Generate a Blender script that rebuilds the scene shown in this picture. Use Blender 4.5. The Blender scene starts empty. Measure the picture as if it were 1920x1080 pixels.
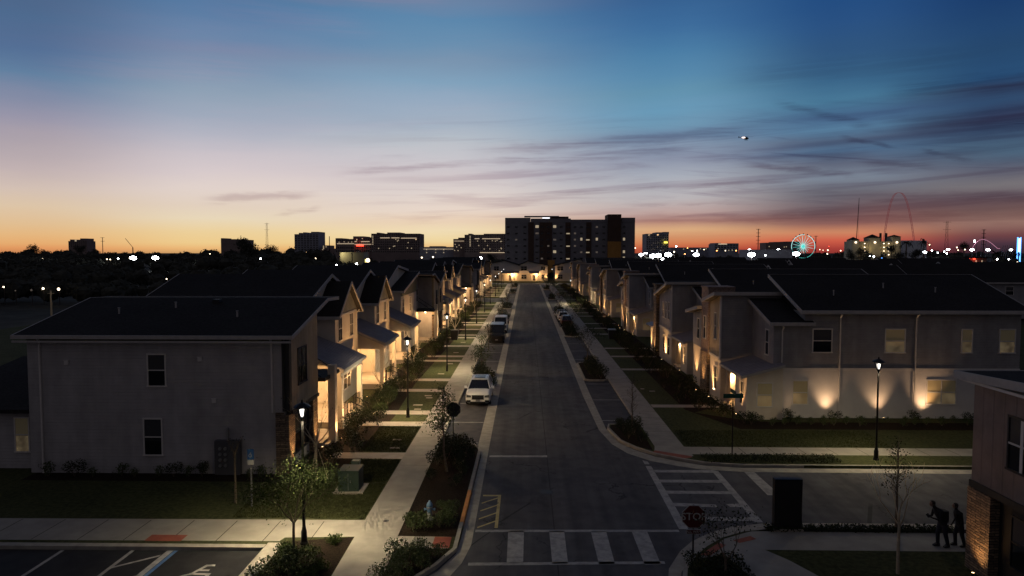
import bpy, bmesh, math, random
from mathutils import Vector, Matrix, Euler
R = math.radians
random.seed(11)
S = bpy.context.scene
COL = S.collection

# ------------------------------------------------------------------ camera
CAM_H, FPX = 11.7, 1280.0
cd = bpy.data.cameras.new("camera"); cam = bpy.data.objects.new("camera", cd); COL.objects.link(cam)
cd.sensor_width = 36.0; cd.lens = 24.0; cd.clip_start = 0.1; cd.clip_end = 20000
cam.location = (0, 0, CAM_H)
PITCH = math.atan(67 / 1280); YAW = math.atan(27 / math.hypot(1280, 67))
cam.rotation_euler = (R(90) - PITCH, 0, YAW)
S.camera = cam

# ------------------------------------------------------------------ colour and exposure
S.view_settings.view_transform = 'Standard'; S.view_settings.look = 'None'
S.view_settings.gamma = 1; S.view_settings.exposure = 0.0
S.view_settings.use_curve_mapping = False
S.cycles.use_denoising = True
S.cycles.max_bounces = 5; S.cycles.diffuse_bounces = 3; S.cycles.glossy_bounces = 2
S.cycles.transparent_max_bounces = 6; S.cycles.sample_clamp_indirect = 3.0
S.cycles.caustics_reflective = False; S.cycles.caustics_refractive = False

def lin(c):
    return tuple(((x / 255 / 12.92) if x / 255 <= .04045 else ((x / 255 + .055) / 1.055) ** 2.4) for x in c) + (1.0,)

class NT:
    """tiny helper round a node tree"""
    def __init__(s, tree): s.t = tree; s.n = tree.nodes; s.l = tree.links
    def new(s, typ, **kw):
        n = s.n.new(typ)
        for k, v in kw.items(): setattr(n, k, v)
        return n
    def put(s, sock, v):
        if isinstance(v, bpy.types.NodeSocket): s.l.new(v, sock)
        elif v is not None: sock.default_value = v
    def math(s, op, a, b=None, c=None, clamp=False):
        n = s.new('ShaderNodeMath', operation=op); n.use_clamp = clamp
        s.put(n.inputs[0], a)
        if b is not None: s.put(n.inputs[1], b)
        if c is not None: s.put(n.inputs[2], c)
        return n.outputs[0]
    def mix(s, f, a, b, mode='MIX'):
        n = s.new('ShaderNodeMix', data_type='RGBA', blend_type=mode)
        s.put(n.inputs['Factor'], f); s.put(n.inputs[6], a); s.put(n.inputs[7], b)
        return n.outputs[2]
    def smooth(s, v, lo, hi):
        n = s.new('ShaderNodeMapRange', interpolation_type='SMOOTHSTEP')
        s.put(n.inputs[0], v); n.inputs[1].default_value = lo; n.inputs[2].default_value = hi
        return n.outputs[0]
    def xyz(s, x, y, z):
        n = s.new('ShaderNodeCombineXYZ'); s.put(n.inputs[0], x); s.put(n.inputs[1], y); s.put(n.inputs[2], z); return n.outputs[0]
    def noise(s, vec, scale, detail=4, rough=.55, dist=0):
        n = s.new('ShaderNodeTexNoise'); s.put(n.inputs['Vector'], vec)
        n.inputs['Scale'].default_value = scale; n.inputs['Detail'].default_value = detail
        n.inputs['Roughness'].default_value = rough; n.inputs['Distortion'].default_value = dist
        return n.outputs['Fac']
    def ramp(s, f, stops, interp='LINEAR'):
        n = s.new('ShaderNodeValToRGB'); cr = n.color_ramp; cr.interpolation = interp
        while len(cr.elements) > 1: cr.elements.remove(cr.elements[-1])
        cr.elements[0].position = stops[0][0]; cr.elements[0].color = stops[0][1]
        for p, c in stops[1:]:
            e = cr.elements.new(p); e.color = c
        s.put(n.inputs[0], f); return n.outputs[0]

# ------------------------------------------------------------------ dusk sky (world)
# elevation/azimuth dusk gradient: afterglow in the west (left of the street), night blue overhead and in the east
w = bpy.data.worlds.new("World"); S.world = w; w.use_nodes = True
T = NT(w.node_tree); T.n.clear()
tc = T.new('ShaderNodeTexCoord'); nrm = T.new('ShaderNodeVectorMath', operation='NORMALIZE'); T.l.new(tc.outputs['Generated'], nrm.inputs[0])
sx = T.new('ShaderNodeSeparateXYZ'); T.l.new(nrm.outputs[0], sx.inputs[0])
az = T.math('MULTIPLY', T.math('ARCTAN2', sx.outputs[0], sx.outputs[1]), 180 / math.pi)
el = T.math('MULTIPLY', T.math('ARCSINE', sx.outputs[2]), 180 / math.pi)
# gentle warping so the bands are not ruled lines
wv = T.xyz(T.math('MULTIPLY', az, .05), T.math('MULTIPLY', el, .25), 0)
warp = T.math('MULTIPLY', T.math('SUBTRACT', T.noise(wv, 1.0, 5, .55), .5), 2.2)
tilt = T.math('MULTIPLY', az, -.018)
elw = T.math('ADD', el, T.math('MULTIPLY', T.math('ADD', warp, tilt), T.smooth(el, .3, 5)))
f01 = T.math('DIVIDE', T.math('ADD', elw, 1.0), 41.0)
COLS = [
 (-36.9, 16.3/456, [(4,78,106,142),(60,84,111,149),(110,98,128,160),(150,128,138,164),(200,153,150,169),(240,174,163,171),(290,194,178,178),(330,211,192,180),(370,221,197,168),(410,225,190,146),(435,229,183,128),(455,230,172,112),(466,224,150,94)]),
 (-24.6, 18.2/456, [(4,86,123,163),(50,106,133,168),(75,120,138,168),(110,125,148,175),(150,143,161,181),(190,160,170,188),(230,180,181,194),(270,203,194,200),(310,215,202,203),(340,225,210,203),(370,226,208,190),(400,232,215,185),(430,236,208,155),(455,238,203,140),(466,234,182,118)]),
 (-7.4, 19.6/456, [(4,105,132,165),(25,92,135,172),(70,104,142,175),(100,122,148,175),(140,130,162,188),(180,150,170,192),(220,165,178,194),(255,185,192,200),(290,202,198,203),(320,208,198,200),(350,222,210,205),(390,232,214,200),(410,233,208,182),(430,240,220,180),(450,240,215,160),(466,230,180,115)]),
 (11.8, 19.3/456, [(4,54,97,145),(50,62,108,155),(100,75,125,165),(140,88,137,172),(170,98,145,173),(200,105,153,183),(235,110,150,177),(255,108,132,160),(270,132,150,172),(300,140,148,168),(330,168,173,184),(370,186,180,182),(400,190,162,156),(415,180,135,122),(430,218,172,128),(455,208,125,82),(466,190,85,60)]),
 (24.4, 18.0/456, [(4,35,76,128),(50,42,81,130),(100,48,85,126),(150,60,104,139),(190,72,119,150),(220,70,100,135),(240,86,124,155),(265,80,98,124),(290,80,108,138),(320,95,102,121),(345,122,132,147),(370,108,107,117),(395,112,92,96),(420,142,97,91),(435,204,135,100),(450,206,94,72),(466,165,62,55)]),
 (34.5, 16.3/456, [(4,28,61,107),(60,35,69,111),(100,38,71,108),(150,42,79,118),(170,48,63,92),(200,48,74,107),(230,52,60,88),(250,55,75,104),(290,74,98,121),(330,94,95,110),(360,118,113,117),(380,102,88,96),(400,106,81,81),(420,148,113,103),(440,112,68,70),(455,75,52,64),(466,60,42,52)]),
]
def stops_of(k, rows):
    st = []
    for y, r, g, b in rows:
        e = (473 - y) * (k * 456 / 469)
        st.append(((e + 1.0) / 41.0, lin((r, g, b))))
    st.sort(); st.insert(0, (0.0, lin((20, 18, 20))))
    top = rows[0][1:]
    st.append((.70, lin((top[0]*.58, top[1]*.58, top[2]*.60)))); st.append((1.0, lin((62, 66, 82))))
    return st
ramps = [(a, T.ramp(f01, stops_of(k, rows))) for a, k, rows in COLS]
sky = ramps[0][1]
for (a0, _), (a1, c1) in zip(ramps, ramps[1:]): sky = T.mix(T.smooth(az, a0 + .5, a1 - .5), sky, c1)
# streaks of thin cloud: long, flat, crossing at small angles
def streak(slope, sx_, sy_, lo, hi, seed):
    v = T.xyz(T.math('MULTIPLY', az, sx_), T.math('MULTIPLY', T.math('ADD', el, T.math('MULTIPLY', az, slope)), sy_), seed)
    return T.smooth(T.noise(v, 1.0, 5, .6, .6), lo, hi)
m1 = T.math('MULTIPLY', streak(-.030, .055, 1.0, .47, .68, 3.1), T.math('MULTIPLY', T.smooth(az, -22, 2), T.math('MULTIPLY', T.smooth(el, .6, 3), T.smooth(el, 13, 7.5))))
m2 = T.math('MULTIPLY', streak(.12, .06, 1.5, .55, .72, 8.7), T.math('MULTIPLY', T.smooth(az, 4, 20), T.math('MULTIPLY', T.smooth(el, 2.5, 5), T.smooth(el, 12, 9))))
m3 = T.math('MULTIPLY', streak(-.05, .03, .35, .48, .75, 5.4), T.math('MULTIPLY', T.smooth(el, 7, 12), T.smooth(az, 45, 0)))
sky = T.mix(T.math('MULTIPLY', m1, .55), sky, T.mix(1.0, sky, (.60, .50, .58, 1), 'MULTIPLY'))
sky = T.mix(T.math('MULTIPLY', m2, .6), sky, T.mix(1.0, sky, (.55, .47, .58, 1), 'MULTIPLY'))
sky = T.mix(T.math('MULTIPLY', m3, .5), sky, T.mix(1.0, sky, (1.22, .98, .98, 1), 'MULTIPLY'))
# single long wisps (azimuth, elevation in degrees at both ends; half thickness; strength)
fray = T.noise(T.xyz(T.math('MULTIPLY', az, .35), T.math('MULTIPLY', el, 1.6), 2.2), 1.0, 6, .62)
fray2 = T.noise(T.xyz(T.math('MULTIPLY', az, .12), T.math('MULTIPLY', el, 3.5), 6.2), 1.0, 5, .6)
shift = T.math('MULTIPLY', T.math('SUBTRACT', fray, .5), .95)
wisp = None
for a0, e0, a1, e1, th, st in ((19.5, 11.5, 27.0, 8.9, .34, .55), (17.0, 7.0, 26.0, 5.6, .22, .6), (24.2, 8.5, 28.0, 7.5, .16, .6), (29.4, 7.2, 32.6, 6.3, .18, .5), (25.6, 6.6, 30.8, 6.0, .24, .5),
        (13.0, 7.6, 27.0, 7.1, .38, .5), (-4.0, 8.3, 19.5, 9.7, .42, .5), (-15.5, 6.4, -3.3, 7.5, .28, .42), (-4.5, 7.45, 13.0, 8.1, .30, .5), (-25.5, 4.0, -17.0, 4.7, .34, .42), (-20.5, 2.9, -16.8, 3.6, .22, .42),
        (27.0, 11.6, 38.0, 11.0, .75, .5), (27.0, 9.0, 38.0, 9.0, .75, .5), (7.0, 2.9, 38.0, 2.3, .42, .45), (20.0, 4.5, 38.0, 3.6, .30, .4), (2.0, 4.9, 13.0, 5.4, .16, .35), (12.0, 5.2, 22.0, 5.6, .22, .5), (8.0, 3.9, 18.0, 4.0, .16, .3), (-26.0, 18.2, -12.0, 17.4, .7, -.30), (-36.0, 12.6, -20.0, 14.0, .8, -.22), (-20.0, 19.3, -6.0, 20.0, .5, -.4), (16, 13.5, 33, 13.2, .9, .25)):
    sl_ = (e1 - e0) / (a1 - a0); ac = (a0 + a1) / 2; ec = (e0 + e1) / 2; hl = (a1 - a0) / 2
    t_ = T.math('SUBTRACT', az, ac)
    d_ = T.math('ABSOLUTE', T.math('ADD', T.math('SUBTRACT', T.math('SUBTRACT', el, ec), T.math('MULTIPLY', t_, sl_)), shift))
    mk = T.math('MULTIPLY', T.smooth(d_, th * 1.5, th * .1), T.smooth(T.math('ABSOLUTE', t_), hl * 1.15, hl * .5))
    mk = T.math('MULTIPLY', mk, T.math('MULTIPLY', T.smooth(fray2, .25, .62), st))
    wisp = mk if wisp is None else T.math('ADD', wisp, mk)
sky = T.mix(T.math('MINIMUM', T.math('MAXIMUM', wisp, 0.0), .85), sky, T.mix(1.0, sky, (.46, .34, .42, 1), 'MULTIPLY'))
sky = T.mix(T.math('MINIMUM', T.math('MAXIMUM', T.math('MULTIPLY', wisp, -1.0), 0.0), .85), sky, T.mix(1.0, sky, (1.75, 1.05, .98, 1), 'MULTIPLY'))
aaz = T.math('ABSOLUTE', T.math('ADD', az, 6))
east = T.ramp(T.math('DIVIDE', el, 90.0), [(0, (.062, .054, .062, 1)), (.35, (.064, .061, .072, 1)), (1, (.060, .064, .086, 1))])
sky = T.mix(T.smooth(aaz, 46, 105), sky, east)
bg = T.new('ShaderNodeBackground'); T.l.new(sky, bg.inputs[0]); bg.inputs[1].default_value = 1.0
wo = T.new('ShaderNodeOutputWorld'); T.l.new(bg.outputs[0], wo.inputs[0])

# ------------------------------------------------------------------ materials
def base_mat(name):
    m = bpy.data.materials.new(name); m.use_nodes = True
    t = NT(m.node_tree); b = t.n['Principled BSDF']
    return m, t, b
def noisy(name, c1, c2, scale=3.0, rough=.8, bump=.15, bscale=None, metal=0, stretch=(1, 1, 1), spec=None, detail=5, bdist=.02):
    m, t, b = base_mat(name)
    g = t.new('ShaderNodeNewGeometry'); mp = t.new('ShaderNodeMapping'); t.l.new(g.outputs['Position'], mp.inputs['Vector'])
    mp.inputs['Scale'].default_value = stretch
    n = t.noise(mp.outputs[0], scale, detail)
    big = t.noise(g.outputs['Position'], .35, 3)
    f = t.math('ADD', t.math('MULTIPLY', n, .7), t.math('MULTIPLY', big, .3))
    t.l.new(t.mix(t.smooth(f, .35, .65), c1 + (1,), c2 + (1,)), b.inputs['Base Color'])
    b.inputs['Roughness'].default_value = rough; b.inputs['Metallic'].default_value = metal
    if spec is not None: b.inputs['Specular IOR Level'].default_value = spec
    if bump:
        bp = t.new('ShaderNodeBump'); bp.inputs['Strength'].default_value = bump; bp.inputs['Distance'].default_value = bdist
        t.l.new(t.noise(mp.outputs[0], bscale or scale * 6, 4), bp.inputs['Height']); t.l.new(bp.outputs[0], b.inputs['Normal'])
    return m
def lined(name, c1, c2, axis, pitch, depth=.012, groove=.1, rough=.7, darken=.55):
    """lap siding (axis z) or board and batten (axis h): relief as bump"""
    m, t, b = base_mat(name)
    g = t.new('ShaderNodeNewGeometry'); s = t.new('ShaderNodeSeparateXYZ'); t.l.new(g.outputs['Position'], s.inputs[0])
    u = s.outputs[2] if axis == 'z' else t.math('ADD', s.outputs[0], s.outputs[1])
    fr = t.math('FRACT', t.math('DIVIDE', u, pitch))
    n = t.noise(g.outputs['Position'], 1.6, 5)
    col = t.mix(t.smooth(n, .3, .7), c1 + (1,), c2 + (1,))
    st = t.noise(t.xyz(t.math('MULTIPLY', t.math('ADD', s.outputs[0], s.outputs[1]), 1.1), t.math('MULTIPLY', s.outputs[2], .16), 0), 1, 5, .6)
    col = t.mix(1.0, col, t.ramp(st, [(.3, (.80, .79, .78, 1)), (.7, (1.1, 1.1, 1.1, 1))]), 'MULTIPLY')
    gm = t.math('SUBTRACT', 1.0, t.smooth(fr, 0, groove))
    col = t.mix(t.math('MULTIPLY', gm, darken), col, (c1[0] * .3, c1[1] * .3, c1[2] * .3, 1))
    t.l.new(col, b.inputs['Base Color']); b.inputs['Roughness'].default_value = rough
    bp = t.new('ShaderNodeBump'); bp.inputs['Strength'].default_value = .8; bp.inputs['Distance'].default_value = depth
    h = t.math('SUBTRACT', 1.0, fr) if axis == 'z' else t.smooth(t.math('ABSOLUTE', t.math('SUBTRACT', fr, .5)), .42, .45)
    t.l.new(h, bp.inputs['Height']); t.l.new(bp.outputs[0], b.inputs['Normal'])
    return m
def stone_mat(name, c1, c2, mortar, bw=.42, bh=.13, dist=.05, rough=.85):
    m, t, b = base_mat(name)
    g = t.new('ShaderNodeNewGeometry'); s = t.new('ShaderNodeSeparateXYZ'); t.l.new(g.outputs['Position'], s.inputs[0])
    n0 = t.noise(g.outputs['Position'], 5, 3)
    u = t.math('ADD', t.math('ADD', s.outputs[0], s.outputs[1]), t.math('MULTIPLY', n0, dist))
    v = t.math('ADD', s.outputs[2], t.math('MULTIPLY', n0, dist))
    br = t.new('ShaderNodeTexBrick'); t.l.new(t.xyz(u, v, 0), br.inputs['Vector'])
    br.inputs['Color1'].default_value = c1 + (1,); br.inputs['Color2'].default_value = c2 + (1,); br.inputs['Mortar'].default_value = mortar + (1,)
    br.inputs['Scale'].default_value = 1; br.inputs['Mortar Size'].default_value = .014; br.inputs['Mortar Smooth'].default_value = .4
    br.inputs['Brick Width'].default_value = bw; br.inputs['Row Height'].default_value = bh; br.inputs['Bias'].default_value = 0
    n = t.noise(g.outputs['Position'], 9, 5)
    col = t.mix(1.0, br.outputs['Color'], t.ramp(n, [(.3, (.55, .52, .5, 1)), (.7, (1.25, 1.2, 1.15, 1))]), 'MULTIPLY')
    t.l.new(col, b.inputs['Base Color']); b.inputs['Roughness'].default_value = rough
    bp = t.new('ShaderNodeBump'); bp.inputs['Strength'].default_value = 1; bp.inputs['Distance'].default_value = .05
    hh = t.math('ADD', t.math('MULTIPLY', br.outputs['Fac'], -.8), t.math('MULTIPLY', n, .9))
    t.l.new(hh, bp.inputs['Height']); t.l.new(bp.outputs[0], b.inputs['Normal'])
    return m
def plain(name, c, rough=.5, metal=0, spec=.5):
    m, t, b = base_mat(name); b.inputs['Base Color'].default_value = c + (1,)
    b.inputs['Roughness'].default_value = rough; b.inputs['Metallic'].default_value = metal; b.inputs['Specular IOR Level'].default_value = spec
    return m
def glow(name, c, strength):
    m, t, b = base_mat(name); b.inputs['Base Color'].default_value = (c[0], c[1], c[2], 1)
    b.inputs['Emission Color'].default_value = c + (1,); b.inputs['Emission Strength'].default_value = strength
    return m

M = {}
M['asphalt'] = noisy('asphalt', (.082, .082, .092), (.116, .115, .124), 1.2, .85, .35, 60, spec=.18)
def road_wear(m):
    """wheel tracks, repair patches and sealed cracks worn into the asphalt colour"""
    t = NT(m.node_tree); b = t.n['Principled BSDF']; src = b.inputs['Base Color'].links[0].from_socket
    g = t.new('ShaderNodeNewGeometry'); s = t.new('ShaderNodeSeparateXYZ'); t.l.new(g.outputs['Position'], s.inputs[0])
    st = t.noise(t.xyz(t.math('MULTIPLY', s.outputs[0], 1.3), t.math('MULTIPLY', s.outputs[1], .05), 0), 1, 4)
    col = t.mix(1.0, src, t.ramp(st, [(.3, (.72, .72, .73, 1)), (.7, (1.22, 1.22, 1.2, 1))]), 'MULTIPLY')
    oil = t.noise(t.xyz(s.outputs[0], t.math('MULTIPLY', s.outputs[1], .5), 3), .8, 5, .65)
    col = t.mix(t.math('MULTIPLY', t.smooth(oil, .58, .72), .45), col, (.03, .03, .032, 1))
    v = t.new('ShaderNodeTexVoronoi', feature='DISTANCE_TO_EDGE'); wn = t.noise(g.outputs['Position'], 1.1, 4)
    t.l.new(t.xyz(t.math('ADD', t.math('MULTIPLY', s.outputs[0], .22), t.math('MULTIPLY', wn, .35)), t.math('ADD', t.math('MULTIPLY', s.outputs[1], .10), t.math('MULTIPLY', wn, .3)), 0), v.inputs['Vector']); v.inputs['Scale'].default_value = 1
    cr = t.math('MULTIPLY', t.math('LESS_THAN', v.outputs['Distance'], .006), t.smooth(t.noise(g.outputs['Position'], .25, 2), .48, .56))
    seam = t.math('LESS_THAN', t.math('ABSOLUTE', t.math('SUBTRACT', t.math('ADD', s.outputs[0], t.math('MULTIPLY', wn, .03)), 1.22)), .022)
    col = t.mix(t.math('MULTIPLY', t.math('MAXIMUM', cr, seam), .7), col, (.025, .025, .027, 1))
    t.l.new(col, b.inputs['Base Color'])
road_wear(M['asphalt'])
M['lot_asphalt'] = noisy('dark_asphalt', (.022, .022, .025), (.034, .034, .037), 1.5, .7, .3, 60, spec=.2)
M['lane_asphalt'] = noisy('parking_asphalt', (.066, .066, .076), (.094, .093, .102), 1.4, .85, .3, 60, spec=.15)
M['concrete'] = noisy('concrete', (.28, .26, .225), (.36, .335, .29), 1.1, .85, .15, 40)
M['kerb'] = noisy('kerb_concrete', (.30, .28, .24), (.42, .39, .33), 2.5, .85, .2, 30)
M['path_con'] = noisy('path_concrete', (.34, .29, .24), (.42, .37, .31), 2.0, .85, .15, 40)
M['paint'] = noisy('road_paint', (.26, .255, .25), (.44, .43, .41), 4.0, .7, .1, 40)
M['ypaint'] = noisy('yellow_paint', (.42, .33, .12), (.58, .48, .22), 4.0, .7, .1, 40)
M['bpaint'] = noisy('blue_paint', (.05, .13, .32), (.09, .20, .42), 4.0, .7, .1, 40)
M['opaint'] = noisy('orange_kerb_paint', (.70, .26, .03), (.85, .36, .05), 3.0, .6, .1, 40)
M['tactile'] = lined('tactile_brick', (.30, .075, .045), (.40, .11, .065), 'h', .06, .01, .2, .8)
M['grass'] = noisy('grass', (.045, .052, .022), (.092, .100, .042), 5.0, .95, .9, 45, spec=.1, bdist=.06)
M['far_ground'] = noisy('far_ground', (.05, .05, .045), (.08, .08, .07), .2, .95, .0, spec=.05)
M['mulch'] = noisy('mulch', (.018, .013, .010), (.042, .031, .022), 12.0, .95, .9, 40, spec=.05, bdist=.06)
M['stucco'] = noisy('white_stucco', (.60, .57, .56), (.68, .65, .63), 1.0, .9, .25, 40)
M['cream'] = noisy('cream_wall', (.66, .58, .48), (.72, .65, .55), 1.2, .85, .15, 40)
M['porchwall'] = lined('porch_lap_siding', (.72, .66, .55), (.78, .72, .61), 'z', .16, .012, .1, .75, .35)
M['batten'] = lined('beige_board_batten', (.42, .34, .22), (.50, .41, .28), 'h', .42, .03, .08)
M['gbatten'] = lined('grey_green_board_batten', (.24, .24, .20), (.30, .30, .25), 'h', .42, .03, .08)
M['bbatten'] = lined('brown_board_batten', (.22, .165, .145), (.28, .21, .185), 'h', .55, .03, .06)
M['lap'] = lined('dark_lap_siding', (.29, .275, .28), (.34, .33, .33), 'z', .18, .015, .12, .7, .4)
M['lapw'] = lined('white_lap_siding', (.40, .38, .385), (.46, .44, .44), 'z', .18, .014, .10, .8, .30)
M['lapb'] = lined('grey_lap_siding', (.30, .30, .32), (.35, .34, .36), 'z', .18, .012, .1, .75, .3)
M['olive'] = lined('olive_frieze', (.12, .125, .075), (.15, .155, .10), 'z', .18, .012, .1)
M['fascia'] = noisy('fascia_board', (.40, .375, .36), (.48, .45, .43), 3, .7, .05)
M['trim'] = noisy('white_trim', (.66, .62, .58), (.74, .70, .66), 3, .6, .05)
M['darktrim'] = plain('dark_trim', (.018, .017, .018), .6)
M['roof'] = noisy('dark_shingle', (.024, .022, .022), (.040, .037, .036), 6.0, .95, .6, 14, spec=.08, stretch=(1, 1, 4))
M['metalroof'] = noisy('blue_grey_metal_roof', (.24, .225, .25), (.31, .29, .32), 1.5, .5, .05, spec=.4)
M['stone'] = stone_mat('ledge_stone', (.42, .31, .21), (.17, .13, .10), (.05, .04, .035), .55, .10, .10)
M['brick'] = stone_mat('pale_brick', (.42, .30, .26), (.33, .24, .22), (.30, .26, .24), .22, .075, .0)
M['glass'] = plain('dark_glass', (.012, .013, .016), .06, 0, .6)
M['screen'] = plain('screened_glass', (.055, .055, .062), .25, 0, .5)
M['blind'] = noisy('window_blind', (.20, .18, .13), (.27, .24, .17), 1.0, .5, 0)
M['black'] = plain('black_metal', (.012, .012, .013), .4, .6)
M['door'] = plain('dark_door', (.03, .022, .018), .4)
M['lampglass'] = glow('lamp_glass', (1.0, .94, .84), 2.4)
M['porchglow'] = glow('porch_globe', (1.0, .72, .38), 14.0)
M['uplens'] = glow('uplight_lens', (1.0, .66, .30), 6.0)
M['warmwin'] = glow('lit_window_warm', (.75, .58, .32), .05)
_t = NT(M['warmwin'].node_tree); _g = _t.new('ShaderNodeNewGeometry'); _n = _t.noise(_g.outputs['Position'], 1.7, 2)
_t.l.new(_t.math('MULTIPLY', _t.smooth(_n, .25, .75), .075), _t.n['Principled BSDF'].inputs['Emission Strength'])
M['warmblind'] = glow('lit_blind', (.55, .46, .26), .014)
M['leaf'] = noisy('shrub_leaf', (.030, .050, .014), (.085, .115, .035), 4.0, .6, 0, spec=.3)
M['leafd'] = noisy('dark_leaf', (.016, .024, .010), (.040, .052, .020), 4.0, .7, 0, spec=.2)
M['leafg'] = noisy('light_leaf', (.034, .054, .014), (.066, .092, .026), 4.0, .8, 0, spec=.1)
M['fartree'] = noisy('far_tree', (.045, .046, .040), (.085, .085, .070), .4, .95, 0, spec=.02)
M['bark'] = noisy('bark', (.09, .07, .05), (.18, .14, .10), 14, .9, .5, 50)
M['wood'] = noisy('stake_wood', (.42, .34, .24), (.52, .43, .31), 8, .8, .2)
M['utilg'] = noisy('utility_green', (.022, .044, .032), (.034, .058, .044), 2, .5, .05)
M['utill'] = noisy('pale_utility_green', (.14, .20, .15), (.18, .24, .18), 2, .5, .05)
M['steel'] = plain('galvanised_steel', (.35, .35, .36), .45, .8)
M['hblue'] = plain('hydrant_blue', (.16, .30, .48), .45)
M['hsilver'] = plain('hydrant_silver', (.50, .52, .55), .45, .3)

# ------------------------------------------------------------------ mesh helpers
OFF = {}
class MB:
    def __init__(s): s.v = []; s.f = []; s.mi = []; s.cur = 0
    def add(s, vs, fs):
        k = len(s.v); s.v += [tuple(p) for p in vs]; s.f += [tuple(i + k for i in q) for q in fs]; s.mi += [s.cur] * len(fs); return s
    def mat(s, i): s.cur = i; return s
    def box(s, x0, y0, z0, x1, y1, z1):
        x0, x1 = min(x0, x1), max(x0, x1); y0, y1 = min(y0, y1), max(y0, y1); z0, z1 = min(z0, z1), max(z0, z1)
        return s.add([(x0,y0,z0),(x1,y0,z0),(x1,y1,z0),(x0,y1,z0),(x0,y0,z1),(x1,y0,z1),(x1,y1,z1),(x0,y1,z1)],
                     [(0,3,2,1),(4,5,6,7),(0,1,5,4),(1,2,6,5),(2,3,7,6),(3,0,4,7)])
    def ext(s, pts, d):
        n = len(pts); d = Vector(d); a = [Vector(p) for p in pts]; b = [p + d for p in a]
        nrm = Vector((0, 0, 0))
        for i in range(n): nrm += a[i].cross(a[(i + 1) % n])
        if nrm.dot(d) > 0: a.reverse(); b.reverse()
        return s.add(a + b, [tuple(range(n)), tuple(range(2 * n - 1, n - 1, -1))] + [(i, i + n, (i + 1) % n + n, (i + 1) % n) for i in range(n)])
    def xprism(s, yz, x0, x1): return s.ext([(x0, y, z) for y, z in yz], (x1 - x0, 0, 0))
    def yprism(s, xz, y0, y1): return s.ext([(x, y0, z) for x, z in xz], (0, y1 - y0, 0))
    def zprism(s, xy, z0, z1): return s.ext([(x, y, z0) for x, y in xy], (0, 0, z1 - z0))
    def sheet(s, xy, z):
        a = sum(xy[i][0] * xy[(i + 1) % len(xy)][1] - xy[(i + 1) % len(xy)][0] * xy[i][1] for i in range(len(xy)))
        if a < 0: xy = xy[::-1]
        return s.add([(x, y, z) for x, y in xy], [tuple(range(len(xy)))])
    def bar(s, p, q, w, h=None):
        """square bar between two points"""
        p, q = Vector(p), Vector(q); h = h or w; d = (q - p).normalized()
        u = d.cross(Vector((0, 0, 1)));  u = u.normalized() if u.length > 1e-4 else Vector((1, 0, 0)); v = u.cross(d).normalized()
        u = u * w / 2; v = v * h / 2
        return s.add([p-u-v, p+u-v, p+u+v, p-u+v, q-u-v, q+u-v, q+u+v, q-u+v], [(0,1,2,3),(7,6,5,4),(0,4,5,1),(1,5,6,2),(2,6,7,3),(3,7,4,0)])
    def tube(s, pts, rs, n=8, cap=True):
        pts = [Vector(p) for p in pts]; k = len(pts)
        if not hasattr(rs, '__len__'): rs = [rs] * k
        vs = []; ref = Vector((.31, .77, .55)).normalized()
        for i, p in enumerate(pts):
            d = (pts[min(i + 1, k - 1)] - pts[max(i - 1, 0)]).normalized()
            u = d.cross(ref); u = u.normalized() if u.length > 1e-3 else d.cross(Vector((1, 0, 0))).normalized(); v = d.cross(u)
            for j in range(n):
                a = 2 * math.pi * j / n; vs.append(p + (u * math.cos(a) + v * math.sin(a)) * rs[i])
        fs = [(i*n+j, i*n+(j+1) % n, (i+1)*n+(j+1) % n, (i+1)*n+j) for i in range(k - 1) for j in range(n)]
        if cap: fs += [tuple(range(n - 1, -1, -1)), tuple(range((k - 1) * n, k * n))]
        return s.add(vs, fs)
    def lathe(s, prof, n=16, c=(0, 0, 0)):
        vs = []
        for r, z in prof:
            for j in range(n):
                a = 2 * math.pi * j / n; vs.append((c[0] + r * math.cos(a), c[1] + r * math.sin(a), c[2] + z))
        k = len(prof)
        fs = [(i*n+j, i*n+(j+1) % n, (i+1)*n+(j+1) % n, (i+1)*n+j) for i in range(k - 1) for j in range(n)]
        fs += [tuple(range(n - 1, -1, -1)), tuple(range((k - 1) * n, k * n))]
        return s.add(vs, fs)
    def ball(s, c, r, n=10, m=7, sq=(1, 1, 1)):
        return s.lathe2(c, [(math.sin(math.pi * i / m) * r, -math.cos(math.pi * i / m) * r) for i in range(m + 1)], n, sq)
    def lathe2(s, c, prof, n, sq):
        vs = [(c[0] + max(r, 1e-3) * math.cos(2*math.pi*j/n) * sq[0], c[1] + max(r, 1e-3) * math.sin(2*math.pi*j/n) * sq[1], c[2] + z * sq[2]) for r, z in prof for j in range(n)]
        k = len(prof)
        return s.add(vs, [(i*n+j, i*n+(j+1) % n, (i+1)*n+(j+1) % n, (i+1)*n+j) for i in range(k - 1) for j in range(n)])
    def leaf(s, c, size, rnd=random, flat=0):
        a = Vector((rnd.gauss(0, 1), rnd.gauss(0, 1), rnd.gauss(0, 1) * (1 - flat))).normalized()
        b = a.cross(Vector((rnd.gauss(0, 1), rnd.gauss(0, 1), rnd.gauss(0, 1)))).normalized()
        c = Vector(c); l = size * rnd.uniform(.7, 1.3); wd = l * .5
        return s.add([c - a*l*.5, c + b*wd*.5, c + a*l*.5, c - b*wd*.5], [(0, 1, 2, 3)])
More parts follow.
